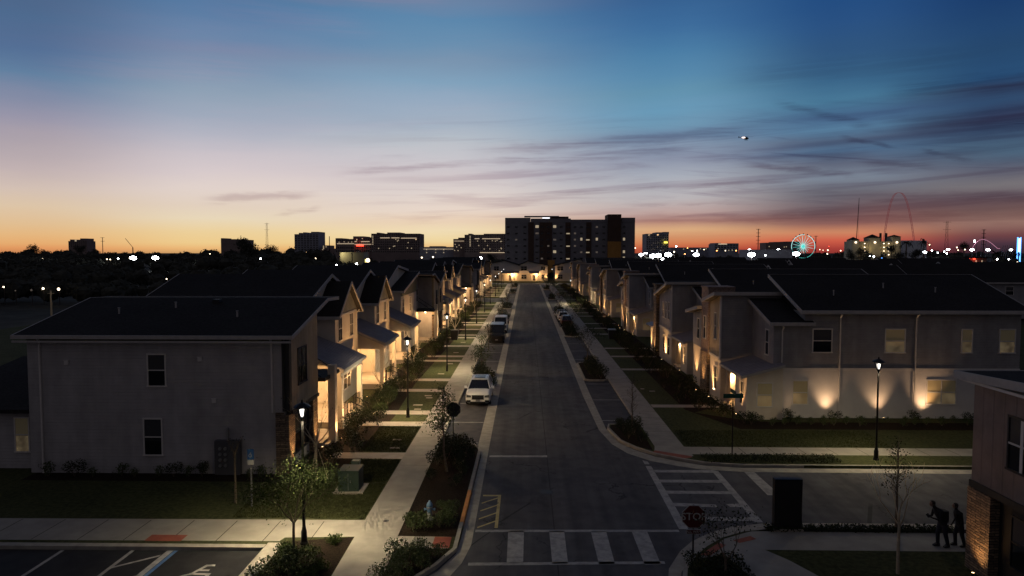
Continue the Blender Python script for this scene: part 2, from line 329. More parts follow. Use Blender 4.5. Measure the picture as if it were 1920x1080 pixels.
    def build(s, name, mats, parent=None, smooth=False):
        off = OFF.get(parent.name, (0, 0, 0)) if parent else (0, 0, 0)
        me = bpy.data.meshes.new(name)
        me.from_pydata([(x - off[0], y - off[1], z - off[2]) for x, y, z in s.v], [], s.f)
        if not isinstance(mats, (list, tuple)): mats = [mats]
        for m in mats: me.materials.append(m)
        if len(mats) > 1: me.polygons.foreach_set('material_index', s.mi)
        if smooth: me.polygons.foreach_set('use_smooth', [True] * len(s.f))
        me.update()
        o = bpy.data.objects.new(name, me); COL.objects.link(o)
        if parent: o.parent = parent; OFF[o.name] = off
        return o
def tag(o, label=None, cat=None, group=None, kind=None):
    if label: o['label'] = label
    if cat: o['category'] = cat
    if group: o['group'] = group
    if kind: o['kind'] = kind
    return o
def thing(name, label, cat, loc=(0, 0, 0), group=None, world=True, rz=0):
    """an Empty at the base of a thing; its parts are written in world coordinates when world is True, else in its own"""
    o = bpy.data.objects.new(name, None); COL.objects.link(o); o.location = loc; o.empty_display_size = .3; o.rotation_euler.z = rz
    OFF[o.name] = loc if world else (0, 0, 0)
    return tag(o, label, cat, group)
def kids(o): return [c for c in bpy.data.objects if c.parent == o]
def copy_tree(o, parent=None):
    c = o.copy(); COL.objects.link(c); c.parent = parent
    for ch in list(o.children): copy_tree(ch, c)
    return c
def place(proto, used, loc, rz=0, sc=1.0, label=None, group=None):
    """first use moves the prototype, later uses copy it with all its parts"""
    o = proto if not used[0] else copy_tree(proto)
    used[0] = True
    o.location = loc; o.rotation_euler.z = rz; o.scale = (sc, sc, sc) if not hasattr(sc, '__len__') else sc
    if label: o['label'] = label
    if group: o['group'] = group
    return o
def light(typ, name, loc, energy, color, parent=None, size=.05, aim=None, angle=None, blend=.6):
    d = bpy.data.lights.new(name, typ); d.energy = energy; d.color = color; d.shadow_soft_size = size
    if typ == 'SPOT': d.spot_size = R(angle); d.spot_blend = blend
    o = bpy.data.objects.new(name, d); COL.objects.link(o)
    if parent:
        off = OFF.get(parent.name, (0, 0, 0)); o.parent = parent; o.location = Vector(loc) - Vector(off)
    else: o.location = loc
    if aim is not None: o.rotation_euler = Vector(aim).to_track_quat('-Z', 'Y').to_euler()
    return o
WARM = (1.0, .53, .20); PORCH = (1.0, .56, .23); STREET = (1.0, .81, .50)
ORD = ['nearest', 'second', 'third', 'fourth', 'fifth', 'sixth', 'seventh', 'eighth', 'ninth', 'tenth', 'eleventh', 'twelfth', 'thirteenth', 'fourteenth', 'fifteenth', 'sixteenth', 'seventeenth', 'eighteenth', 'nineteenth', 'twentieth']

# ------------------------------------------------------------------ the ground
ZR = -0.14                                          # road level; lawns and pavements are at 0
def structure(name, mb, mat): return tag(mb.build(name, mat), kind='structure')
structure('ground', MB().sheet([(-6000, -60), (6000, -60), (6000, 9000), (-6000, 9000)], ZR - .30), M['far_ground'])
structure('road', MB().zprism([(-2.25, -10), (5.1, -10), (30, -10), (60, 20), (60, 37.4), (9, 38.6), (5.3, 42), (5.3, 250), (30, 250), (30, 264), (-30, 264), (-30, 250), (-2.25, 250),
          (-2.25, 176), (-60, 176), (-60, 160), (-2.25, 160)], ZR - .29, ZR), M['asphalt'])
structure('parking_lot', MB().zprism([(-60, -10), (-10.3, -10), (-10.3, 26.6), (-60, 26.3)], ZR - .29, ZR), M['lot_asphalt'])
structure('driveway', MB().zprism([(-10.3, -10), (-2.25, -10), (-2.25, 27.5), (-10.3, 26)], ZR - .29, ZR - .004), M['asphalt'])
mb = MB()
for y0, y1 in ((41, 160), (176, 250)): mb.zprism([(-5.4, y0), (-2.9, y0), (-2.9, y1), (-5.4, y1)], ZR - .28, ZR - .002)
structure('parking_lane', mb, M['lane_asphalt'])
structure('parking_lane', MB().zprism([(5.3, 46), (7.7, 46), (7.7, 250), (5.3, 250)], ZR - .28, ZR - .002), M['lane_asphalt'])
# gutters
mb = MB()
gl = [(-2.95, 250), (-2.95, 41.3), (-2.62, 39.2), (-2.7, 27.6), (-2.75, 26.2), (-3.3, 24.7), (-4.6, 22.8), (-5, 10)]
gr = [(-2.25, 250), (-2.25, 41), (-2.22, 33), (-2.22, 27.0), (-2.45, 25.4), (-2.95, 23.8), (-3.9, 21.6), (-4.3, 10)]
for i in range(len(gl) - 1): mb.sheet([gl[i], gl[i + 1], gr[i + 1], gr[i]], ZR + .008)
structure('gutter', mb, M['kerb'])
mb = MB()
gl = [(4.66, 250), (4.68, 56), (4.85, 45), (5.3, 41.7), (5.97, 39.8), (7.08, 38.35), (8.34, 37.5), (9.55, 36.9), (11.9, 36.5), (60, 36.2)]
gr = [(5.3, 250), (5.32, 56), (5.36, 45.5), (5.75, 42.1), (6.5, 40.5), (7.5, 39.2), (8.8, 38.25), (9.9, 37.6), (12, 37.2), (60, 36.9)]
for i in range(len(gl) - 1): mb.sheet([gl[i], gl[i + 1], gr[i + 1], gr[i]], ZR + .008)
structure('gutter', mb, M['kerb'])
mb = MB()
gl = [(4.75, 10), (4.85, 23), (5.35, 25.1), (6.1, 26.6), (6.75, 27.5), (7.7, 28.4), (8.9, 29.1), (10.6, 29.55), (60, 29.7)]
gr = [(5.25, 10), (5.3, 23), (5.75, 24.8), (6.4, 26.1), (7.05, 26.95), (7.9, 27.8), (9.0, 28.45), (10.65, 28.85), (60, 29.0)]
for i in range(len(gl) - 1): mb.sheet([gl[i], gl[i + 1], gr[i + 1], gr[i]], ZR + .008)
structure('gutter', mb, M['kerb'])
# land blocks carrying lawns (top at 0, their rims are the kerbs)
LN = [(-5.3, 160), (-5.3, 41.4), (-3.5, 41.4), (-2.95, 40.9), (-2.68, 39.9), (-2.72, 27.5), (-2.75, 26.4), (-3.35, 24.9), (-4.6, 22.9), (-5.0, 10), (-10.35, 10), (-10.42, 26.58), (-80, 26.3), (-80, 160)]
structure('lawn', MB().zprism(LN, ZR - .28, 0), M['grass'])
structure('lawn', MB().zprism([(-5.3, 176), (-5.3, 250), (-30, 250), (-30, 264), (-80, 264), (-80, 176)], ZR - .28, 0), M['grass'])
RN = [(7.6, 250), (7.6, 46.2), (5.6, 46.2), (5.4, 45.2), (5.8, 42.2), (6.55, 40.6), (7.55, 39.3), (8.85, 38.35), (9.95, 37.7), (12, 37.3), (60, 37.0), (80, 37), (80, 250)]
structure('lawn', MB().zprism(RN, ZR - .28, 0), M['grass'])
RC = [(5.3, 10), (5.35, 23), (5.8, 24.75), (6.45, 26.05), (7.1, 26.9), (7.95, 27.75), (9.05, 28.4), (10.65, 28.8), (60, 28.95), (60, 10)]
structure('lawn', MB().zprism(RC, ZR - .28, 0), M['grass'])
structure('lawn', MB().zprism([(-60, 264), (60, 264), (60, 330), (-60, 330)], ZR - .28, .02), M['grass'])

def kerb(pts, wd=.16, top=.012, col='kerb', closed=False):
    """kerb stone along a polyline, lying just inside the rim"""
    mb = MB(); n = len(pts); P = [Vector((x, y, 0)) for x, y in pts]; inn = []
    for i in range(n):
        a = P[i - 1] if (i or closed) else P[i]; b = P[(i + 1) % n] if (i < n - 1 or closed) else P[i]
        d = (b - a).normalized(); inn.append(P[i] + Vector((-d.y, d.x, 0)) * wd)
    for i in range(n if closed else n - 1):
        j = (i + 1) % n; o = [P[i], P[j], inn[j], inn[i]]
        out = [(P[i] - inn[i]).normalized() * .006 + P[i], (P[j] - inn[j]).normalized() * .006 + P[j], inn[j], inn[i]]
        mb.ext([(p.x, p.y, ZR - .05) for p in out], (0, 0, top - ZR + .05))
    return structure('kerb', mb, M[col])
kerb([LN[i] for i in range(1, 10)][::-1] if False else [(-5.3, 41.4), (-3.5, 41.4), (-2.95, 40.9), (-2.68, 39.9), (-2.70, 33.0)][::-1])
kerb([(-2.72, 29.0), (-2.70, 33.0)], col='opaint', top=.016)
kerb([(-5.0, 10), (-4.6, 22.9), (-3.35, 24.9), (-2.75, 26.4), (-2.72, 29.0)])
kerb([(-5.3, 160), (-5.3, 41.4)][::-1], .14)
kerb([(-5.3, 250), (-5.3, 176)][::-1], .14)
kerb([(7.6, 250), (7.6, 46.2), (5.6, 46.2), (5.4, 45.2), (5.8, 42.2), (6.55, 40.6), (7.55, 39.3), (8.85, 38.35), (9.95, 37.7), (12, 37.3), (80, 37.0)], .15)
kerb([(5.3, 10), (5.35, 23), (5.8, 24.75), (6.45, 26.05), (7.1, 26.9), (7.95, 27.75), (9.05, 28.4), (10.65, 28.8), (60, 28.95)][::-1], .16)
kerb([(-10.42, 26.58), (-80, 26.3)], .3, .012)
# pavements
def walk(name, polys, mat, z=.006):
    mb = MB()
    for p in polys: mb.sheet(p, z)
    return structure(name, mb, M[mat])
walk('sidewalk', [[(-7.05, 29.15), (-5.3, 27.5), (-5.3, 41.4), (-5.42, 41.4), (-5.42, 160), (-7.0, 160)]], 'concrete')
walk('sidewalk', [[(-7.0, 176), (-5.42, 176), (-5.42, 250), (-7.0, 250)]], 'concrete')
walk('sidewalk', [[(-26, 29.0), (-26, 26.75), (-10.0, 26.9), (-9.9, 27.25), (-7.08, 27.4), (-5.3, 27.5), (-7.05, 29.15)]], 'concrete', .0065)
walk('sidewalk', [[(-7.06, 27.4), (-6.95, 10), (-5.15, 10), (-5.2, 26.3), (-3.1, 26.35), (-3.1, 27.45), (-5.3, 27.5)]], 'concrete', .007)
walk('sidewalk', [[(-10.4, 26.75), (-9.75, 26.75), (-9.75, 10), (-10.4, 10)]], 'kerb', .0075)
walk('sidewalk', [[(7.75, 40.3), (9.5, 40.3), (9.55, 250), (7.75, 250)]], 'concrete')
walk('sidewalk', [[(7.5, 39.6), (9.0, 38.5), (9.62, 38.9), (9.62, 40.75), (9.5, 40.8), (7.75, 40.8)]], 'concrete', .0066)
walk('sidewalk', [[(9.62, 39.25), (60, 39.1), (60, 40.6), (9.62, 40.75)]], 'concrete', .006)
walk('sidewalk', [[(6.6, 25.7), (8.1, 27.5), (9.1, 28.1), (9.5, 28.3), (60, 28.1), (60, 26.45), (9.4, 26.5), (10.0, 25.6), (11.2, 23), (11.5, 10), (8.9, 10), (8.6, 22), (7.7, 26.0)]], 'concrete')
walk('tactile_pad', [[(-3.75, 26.42), (-3.05, 26.4), (-3.05, 27.42), (-3.75, 27.44)]], 'tactile', .014)
walk('tactile_pad', [[(7.62, 39.95), (7.42, 39.62), (9.0, 38.42), (9.5, 38.62), (9.45, 38.85)]], 'tactile', .013)
walk('tactile_pad', [[(-15.5, 26.8), (-14.0, 26.8), (-14.0, 27.4), (-15.5, 27.4)]], 'tactile', .013)
walk('tactile_pad', [[(6.75, 26.0), (7.05, 25.85), (8.0, 26.9), (7.75, 27.1)], [(8.4, 27.35), (8.6, 27.1), (9.4, 27.5), (9.25, 27.8)]], 'tactile', .013)
# paths to the front doors
pl = []
for y in (38.6, 45.9, 49.2, 57.2, 62.0, 73.0, 76.2, 84.6, 93.0, 96.0, 103, 109.5, 113, 120, 126, 133, 143, 152, 181, 187, 200, 206, 214, 226): pl.append([(-11.3, y - .55), (-7.0, y - .62), (-7.0, y + .62), (-11.3, y + .55)])
walk('path', pl, 'path_con', .005)
pl = []
for y in (51.7, 68.0, 76.5, 83.0, 97.5, 105, 112, 125, 132, 142, 154, 170, 187, 205, 220): pl.append([(9.55, y - .5), (14.6, y - .45), (14.6, y + .45), (9.55, y + .5)])
walk('path', pl, 'path_con', .005)
# joints cut across the pavements
mb = MB()
for k in range(5, 60):
    y = 27.6 + k * 1.85
    mb.sheet([(-7.0, y), (-5.42, y), (-5.42, y + .025), (-7.0, y + .025)], .0095)
    if y > 41: mb.sheet([(7.75, y), (9.5, y), (9.5, y + .025), (7.75, y + .025)], .0095)
for k in range(26):
    x = 11 + k * 1.75; mb.sheet([(x, 39.25), (x + .03, 39.25), (x - .05, 40.65), (x - .08, 40.65)], .0095)
for k in range(9):
    x = -24 + k * 1.9; mb.sheet([(x, 26.85), (x + .03, 26.85), (x + .03, 28.95), (x, 28.95)], .0095)
structure('pavement_joints', mb, M['mulch'])
# mulch beds
beds = [[(-5.29, 27.52), (-2.9, 27.48), (-2.85, 40), (-3.5, 41.25), (-5.29, 41.25)], [(-5.19, 26.3), (-3.0, 26.33), (-3.5, 24.9), (-4.72, 23.0), (-5.14, 12)],
        [(-9.74, 26.88), (-7.08, 27.36), (-6.97, 10), (-9.74, 10)], [(-12.6, 35), (-9.6, 36.5), (-9.4, 48), (-9.9, 60), (-9.6, 94), (-9.6, 156), (-12.9, 156)],
        [(-26, 34.0), (-12.9, 34.0), (-12.6, 35.2), (-26, 35.2)], [(5.75, 45.9), (5.6, 45), (5.95, 42.3), (6.7, 40.8), (7.5, 40), (7.6, 45.9)],
        [(12.3, 49.6), (15.2, 47.4), (17.0, 46.9), (40, 46.9), (40, 44.9), (14.2, 45.0), (11.8, 50.5), (11.6, 250), (15.0, 250), (15.0, 52)],
        [(5.7, 10), (5.75, 23), (6.2, 24.6), (7.3, 26.2), (7.7, 25.6), (8.3, 22), (8.5, 10)], [(9.8, 28.65), (10.6, 28.75), (40, 28.85), (40, 28.15), (9.8, 28.35)],
        [(-12.9, 177), (-9.6, 177), (-9.6, 236), (-12.9, 236)]]
walk('mulch_bed', beds, 'mulch', .0045)
# islands in the parking lanes
def island(x0, x1, y0, y1):
    c = .5
    p = [(x0, y0 + c), (x0 + c, y0), (x1 - c, y0), (x1, y0 + c), (x1, y1 - c), (x1 - c, y1), (x0 + c, y1), (x0, y1 - c)]
    structure('planted_island', MB().zprism(p, ZR - .25, -.002), M['mulch']); kerb(p, .17, .012, 'kerb', True)
ISL_L = [(58.5, 66.5), (101, 107), (118, 122), (142, 150), (196, 202), (228, 236)]
ISL_R = [(62.3, 72.3), (95, 107), (126, 136), (170, 178), (215, 226)]
for a, b in ISL_L: island(-5.28, -2.95, a, b)
for a, b in ISL_R: island(5.32, 7.58, a, b)
# painted markings
def paint(name, polys, mat='paint', z=ZR + .004):
    mb = MB()
    for p in polys: mb.sheet(p, z)
    return structure(name, mb, M[mat])
def rect(x0, y0, x1, y1): return [(x0, y0), (x1, y0), (x1, y1), (x0, y1)]
cw = [[(-2.16, 28.3), (6.5, 28.5), (6.5, 28.72), (-2.16, 28.54)], [(-2.2, 25.2), (5.3, 25.5), (5.3, 25.72), (-2.2, 25.44)]]
for a, b in ((-.74, -.11), (1.0, 1.6), (2.77, 3.38), (4.5, 5.12)): cw.append([(a, 25.42), (b, 25.46), (b + .02, 28.5), (a - .02, 28.48)])
cw.append([(-.2, 22.6), (5.4, 22.75), (5.4, 23.0), (-.2, 22.85)])
paint('crosswalk', cw, z=ZR + .005)
cw = [[(6.55, 28.8), (6.95, 28.8), (6.93, 37.45), (6.62, 37.45)], [(10.05, 29.6), (10.4, 29.6), (10.4, 36.6), (10.06, 36.85)], [(6.63, 37.75), (6.9, 37.75), (6.88, 38.25), (6.62, 38.5)]]
for y in (36.35, 34.75, 33.1, 29.75): cw.append([(6.94, y), (10.06, y), (10.06, y + .42), (6.94, y + .42)])
cw += [[(6.94, 31.45), (8.9, 31.35), (8.9, 31.7), (6.94, 31.88)], [(9.5, 31.4), (10.06, 31.4), (10.06, 31.85), (9.4, 31.75)]]
paint('crosswalk', cw, z=ZR + .005)
paint('stop_line', [[(-2.13, 38.9), (1.22, 38.95), (1.22, 39.3), (-2.13, 39.25)], [(11.78, 33.0), (12.4, 33.0), (12.3, 36.5), (11.76, 36.5)]], z=ZR + .005)
hy = [rect(-2.1, 32.55, -1.22, 32.75), rect(-1.36, 28.75, -1.22, 32.6)]
for k in range(4): y = 28.7 + k * .95; hy.append([(-2.1, y), (-2.1, y + .14), (-1.36, y + .86), (-1.36, y + .72)])
paint('hatched_marking', hy, 'ypaint', ZR + .006)
pk = []
for y in (41.75, 46.9, 52.9, 67.5, 73.6, 80, 86.2, 92.5, 98.5, 110, 128, 134, 155, 184, 190, 208, 214): pk.append(rect(-5.2, y, -2.98, y + .13))
for y in (47.6, 54.35, 61, 75, 81.5, 88, 110, 116.5, 140, 147, 155, 185, 195): pk.append(rect(5.36, y, 7.5, y + .13))
paint('parking_lines', pk)
lt = [[(-18.5, 10), (-18.35, 10), (-18.35, 26.2), (-18.5, 26.2)], [(-15.75, 10), (-15.6, 10), (-15.55, 26.25), (-15.7, 26.25)], [(-14.55, 10), (-14.3, 10), (-14.0, 26.3), (-14.25, 26.3)]]
for k in range(5): y = 19.5 + k * 1.72; lt.append([(-15.6, y), (-15.6, y + .16), (-14.3, y + 1.22), (-14.3, y + 1.06)])
paint('parking_lines', lt)
paint('parking_lines', [[(-14.3, 10), (-14.15, 10), (-13.82, 26.3), (-13.97, 26.3)]], 'bpaint', ZR + .005)
# wheelchair symbol painted on the bay
def arc(cx, cy, r, a0, a1, wd, n=18):
    o = []
    for i in range(n):
        t0 = R(a0 + (a1 - a0) * i / n); t1 = R(a0 + (a1 - a0) * (i + 1) / n)
        o.append([(cx + math.cos(t) * q, cy + math.sin(t) * q) for t, q in ((t0, r - wd), (t0, r), (t1, r), (t1, r - wd))])
    return o
sym = arc(-12.2, 23.75, .62, 100, 370, .13)
sym += [[(-12.42, 24.25), (-12.30, 24.25), (-11.98, 25.0), (-12.12, 25.05)], [(-12.12, 24.92), (-12.12, 25.06), (-11.78, 25.08), (-11.74, 24.94)], [(-12.18, 24.55), (-12.12, 24.67), (-11.8, 24.67), (-11.8, 24.55)],
        [(-12.42, 24.25), (-12.42, 24.38), (-11.62, 24.38), (-11.62, 24.25)], [(-11.76, 23.55), (-11.62, 23.55), (-11.62, 24.27), (-11.76, 24.27)], [(-11.8, 23.55), (-11.8, 23.68), (-11.4, 23.8), (-11.38, 23.67)]]
paint('wheelchair_marking', sym, z=ZR + .006)
mb = MB()
for x, y, a, b in ((-8.04, 41.9, .55, .22), (-7.85, 40.1, .6, .3), (-8.1, 50.2, .5, .25), (-8.3, 51.6, .7, .3), (-7.8, 54.2, .5, .22), (-8.0, 55.0, .55, .25), (-8.2, 65.0, .6, .3), (-8.0, 71, .6, .3), (-8.2, 79, .6, .3), (-8.2, 88, .6, .3), (9.95, 58.2, .3, .25), (10.6, 57.2, .45, .25)):
    mb.box(x - a / 2, y - b / 2, -.05, x + a / 2, y + b / 2, .03)
structure('utility_covers', mb, M['path_con'])
mb = MB()
for x, y, r in ((-6.1, 29.05, .13), (-5.75, 38.9, .12), (-1.6, 31.7, .3), (1.5, 60, .35), (1.0, 33.2, .35)):
    z = .012 if x < -3 else ZR + .006
    mb.sheet([(x + r * math.cos(R(a)), y + r * math.sin(R(a))) for a in range(0, 360, 24)], z)
structure('manhole_covers', mb, M['darktrim'])

# ------------------------------------------------------------------ house parts
def part(mb, name, mat, parent, label=None):
    o = mb.build(name, mat, parent)
    if label: o['label'] = label
    return o
def window(h, axis, u0, u1, z0, z1, pl, out, pane='glass', frame='trim', mull=0, lites=0):
    """a framed window in a wall at axis=pl facing out (+1/-1); u runs along the other axis"""
    def bx(mb, a0, a1, b0, b1, d0, d1):
        if axis == 'x': mb.box(pl + out * d0, a0, b0, pl + out * d1, a1, b1)
        else: mb.box(a0, pl + out * d0, b0, a1, pl + out * d1, b1)
    u0, u1 = min(u0, u1), max(u0, u1)
    f = MB(); t = .075
    bx(f, u0 - t, u1 + t, z1, z1 + t, -.05, .05); bx(f, u0 - t - .03, u1 + t + .03, z0 - t, z0, -.05, .07)
    bx(f, u0 - t, u0, z0, z1, -.05, .045); bx(f, u1, u1 + t, z0, z1, -.05, .045)
    zm = (z0 + z1) / 2; bx(f, u0, u1, zm - .03, zm + .03, -.05, .035)
    for k in range(mull):
        um = u0 + (u1 - u0) * (k + 1) / (mull + 1); bx(f, um - .035, um + .035, z0, z1, -.05, .038)
    for k in range(lites):
        um = u0 + (u1 - u0) * (k + 1) / (lites + 1); bx(f, um - .014, um + .014, z0, z1, -.05, .030)
    o = part(f, 'window', M[frame], h)
    g = MB()
    if pane == 'blind':                                    # blind pulled half down behind the glass
        g.mat(0); bx(g, u0, u1, z0 + (z1 - z0) * .46, z1, -.04, .010); g.mat(1); bx(g, u0, u1, z0, z0 + (z1 - z0) * .46, -.04, .008)
        g.build('pane', [M['warmblind'], M['warmwin']], o)
    elif pane == 'glass':                                   # upper sash with a blind behind it, lower sash dark
        g.mat(0); bx(g, u0, u1, zm, z1, -.04, .010); g.mat(1); bx(g, u0, u1, z0, zm, -.04, .008); g.build('pane', [M['screen'], M['glass']], o)
    else:
        bx(g, u0, u1, z0, z1, -.04, .010); g.build('pane', M[pane], o)
    return o
def door(h, axis, u0, u1, z0, z1, pl, out):
    def bx(mb, a0, a1, b0, b1, d0, d1):
        if axis == 'x': mb.box(pl + out * d0, a0, b0, pl + out * d1, a1, b1)
        else: mb.box(a0, pl + out * d0, b0, a1, pl + out * d1, b1)
    d = MB(); bx(d, u0, u1, z0, z1, -.05, .03)
    for a in (.12, .56):
        for b in (.08, .42, .72):
            w_ = (u1 - u0); hh = (z1 - z0); bx(d, u0 + w_ * a, u0 + w_ * (a + .32), z0 + hh * b, z0 + hh * (b + .22), .03, .042)
    o = part(d, 'door', M['door'], h)
    k = MB(); um = u0 + (u1 - u0) * .9; bx(k, um - .03, um + .03, z0 + .95, z0 + 1.1, .03, .08); k.build('handle', M['steel'], o)
    f = MB(); bx(f, u0 - .1, u0, z0, z1 + .1, -.05, .045); bx(f, u1, u1 + .1, z0, z1 + .1, -.05, .045); bx(f, u0, u1, z1, z1 + .1, -.05, .045)
    f.build('door_frame', M['trim'], o)
def slab_roof(h, x0, x1, prof, t=.2, name='roof', mat='roof', fas=True, fx=None):
    """roof following a profile of (y, z) points (its underside), x0..x1, with pale fascia boards along its edges"""
    mb = MB(); n = len(prof)
    for i in range(n - 1):
        (ya, za), (yb, zb) = prof[i], prof[i + 1]
        mb.xprism([(ya, za), (yb, zb), (yb, zb + t), (ya, za + t)], x0, x1)
    o = part(mb, name, M[mat], h)
    if fas:
        f = MB()
        for x, s in ((max(x0, x1), 1), (min(x0, x1), -1)):
            for i in range(n - 1):
                (ya, za), (yb, zb) = prof[i], prof[i + 1]
                f.xprism([(ya, za - .05), (yb, zb - .05), (yb, zb + t + .015), (ya, za + t + .015)], x + s * .003, x + s * .06)
        xa, xb = min(x0, x1) - .06, max(x0, x1) + .06
        for (y, z), s in ((prof[0], -1), (prof[-1], 1)): f.box(xa, y + s * .003, z - .05, xb, y + s * .06, z + t + .015)
        f.build('fascia', M['fascia'], o)
    return o
PF = 4.6
def globe(h, loc, e, col=PORCH, name='porch_light', r=.09, typ='POINT', wall=None):
    b = MB().lathe([(.03, .10), (.07, .09), (.07, .06), (.02, .055)], 10, loc)
    if wall: b.bar(Vector(loc) + Vector((0, 0, .08)), Vector(loc) + Vector(wall), .04)
    o = part(b, name, M['black'], h)
    MB().lathe2((loc[0], loc[1], loc[2] - .02), [(0, -r), (r * .7, -r * .7), (r, 0), (r * .7, r * .6), (0, r * .75)], 10, (1, 1, 1)).build('globe', M['porchglow'], o)
    light('POINT', 'porch_lamp_light', (loc[0], loc[1], loc[2] - .15), e * PF, col, h, .12)
UP = MB(); UPN = [0]
def uplight(x, y, z, aim, e, ang, where, group, blend=.8, col=WARM, soft=.04):
    t = thing('ground_uplight', where, 'uplight', (x, y, z), group, world=False)
    a = Vector(aim).normalized()
    body = MB().tube([(0, 0, -.02), (0, 0, .10)], .018, 6).tube([Vector((0, 0, .12)) - a * .06, Vector((0, 0, .12)) + a * .08], [.04, .055], 8)
    body.build('housing', M['black'], t)
    MB().tube([Vector((0, 0, .12)) + a * .075, Vector((0, 0, .12)) + a * .088], .045, 8).build('lens', M['uplens'], t)
    light('SPOT', 'uplight_beam', Vector((0, 0, .12)) + a * .12, e * 8, col, t, soft, a, ang, blend)
    return t
def gutterpipe(h, x, y, z0, z1, axis='y'):
    s = MB().box(x - .04, y - .04, z0, x + .04, y + .04, z1 - .25)
    e = (x, y - .25, z1) if axis == 'y' else (x + .25, y, z1)
    s.bar((x, y, z1 - .28), e, .08); part(s, 'downspout', M['trim'], h)
def railing(h, pts, ht=.95):
    mb = MB(); P = [Vector(p) for p in pts]
    for a, b in zip(P, P[1:]):
        up = Vector((0, 0, ht)); mb.bar(a + up, b + up, .05); mb.bar(a + up * .12, b + up * .12, .03)
        n = max(2, int((b - a).length / .14))
        for k in range(n + 1):
            q = a.lerp(b, k / n); mb.bar(q, q + up, .045 if k in (0, n) else .016)
    part(mb, 'railing', M['black'], h)

# ------------------------------------------------------------------ left row
XB = -27.0
def porch(h, y0, y1, xr, xf, zhi, zlo, side=1, lit=120, dy=None, steps=True):
    """raised porch under a sloped standing seam roof; xr wall plane, xf eave; side=+1 faces +X, -1 faces -X"""
    s = side; zf = .45; xc = xf - s * .35
    sl = (zhi - zlo) / abs(xf - xr)
    mb = MB().yprism([(xr, zhi - .1), (xf, zlo - .1), (xf, zlo), (xr, zhi)], y0, y1)
    n = int((y1 - y0) / .4)
    for k in range(n + 1):
        y = y0 + .03 + (y1 - y0 - .06) * k / n; mb.yprism([(xr, zhi), (xf, zlo), (xf, zlo + .035), (xr, zhi + .035)], y - .015, y + .015)
    r = part(mb, 'porch_roof', M['metalroof'], h)
    f = MB(); f.box(xf + s * .003, y0 - .02, zlo - .2, xf + s * .06, y1 + .02, zlo + .01)
    for y, o in ((y0, -1), (y1, 1)): f.yprism([(xr, zhi - .24), (xf, zlo - .24), (xf, zlo - .02), (xr, zhi - .02)], y + o * .003, y + o * .05)
    f.build('fascia', M['fascia'], r)
    b = MB().box(xc - .12, y0 + .3, zlo - .55, xc + .12, y1 - .3, zlo - .2)
    b.box(xr, y0 + .18, zlo - .55, xc + s * .12, y0 + .3, zlo - .2); b.box(xr, y1 - .3, zlo - .55, xc + s * .12, y1 - .18, zlo - .2)
    for y in (y0 + .2, y1 - .28): b.yprism([(xr, zlo - .2), (xc, zlo - .2), (xc, zlo - .12), (xr, zhi - .2)], y, y + .08)
    part(b, 'porch_beam', M['cream'], h)
    part(MB().box(xr, y0 + .31, zlo - .30, xc - s * .13, y1 - .31, zlo - .26), 'porch_ceiling', M['cream'], h)
    for y in (y0 + .45, y1 - .45):
        c = MB().box(xc - .16, y - .16, zf, xc + .16, y + .16, zlo - .55); c.box(xc - .2, y - .2, zf, xc + .2, y + .2, zf + .18); c.box(xc - .19, y - .19, zlo - .67, xc + .19, y + .19, zlo - .55)
        part(c, 'column', M['cream'], h)
    part(MB().box(xr, y0 + .2, 0, xc + s * .22, y1 - .2, zf), 'porch_floor', M['path_con'], h)
    ym = dy if dy is not None else (y0 + y1) / 2
    if steps:
        st = MB()
        for k in range(3): st.box(xc + s * (.22 + .3 * k), ym - .75, 0, xc + s * (.52 + .3 * k), ym + .75, zf - .15 * (k + .0) - .02)
        part(st, 'steps', M['path_con'], h)
        for y in (ym - .72, ym + .72): railing(h, [(xc + s * .2, y, zf), (xc + s * 1.1, y, .0)])
        railing(h, [(xc, y0 + .62, zf), (xc, ym - .8, zf)]); railing(h, [(xc, ym + .8, zf), (xc, y1 - .62, zf)])
    door(h, 'x', ym - .5, ym + .5, zf, zf + 2.15, xr, s)
    window(h, 'x', y1 - 1.9, y1 - 1.1, zf + .7, zf + 2.2, xr, s)
    globe(h, ((xr + xc) / 2, (y0 + y1) / 2 - .2, zlo - .42), lit, name='ceiling_light')
GU = 'uplights washing the left townhouse row'
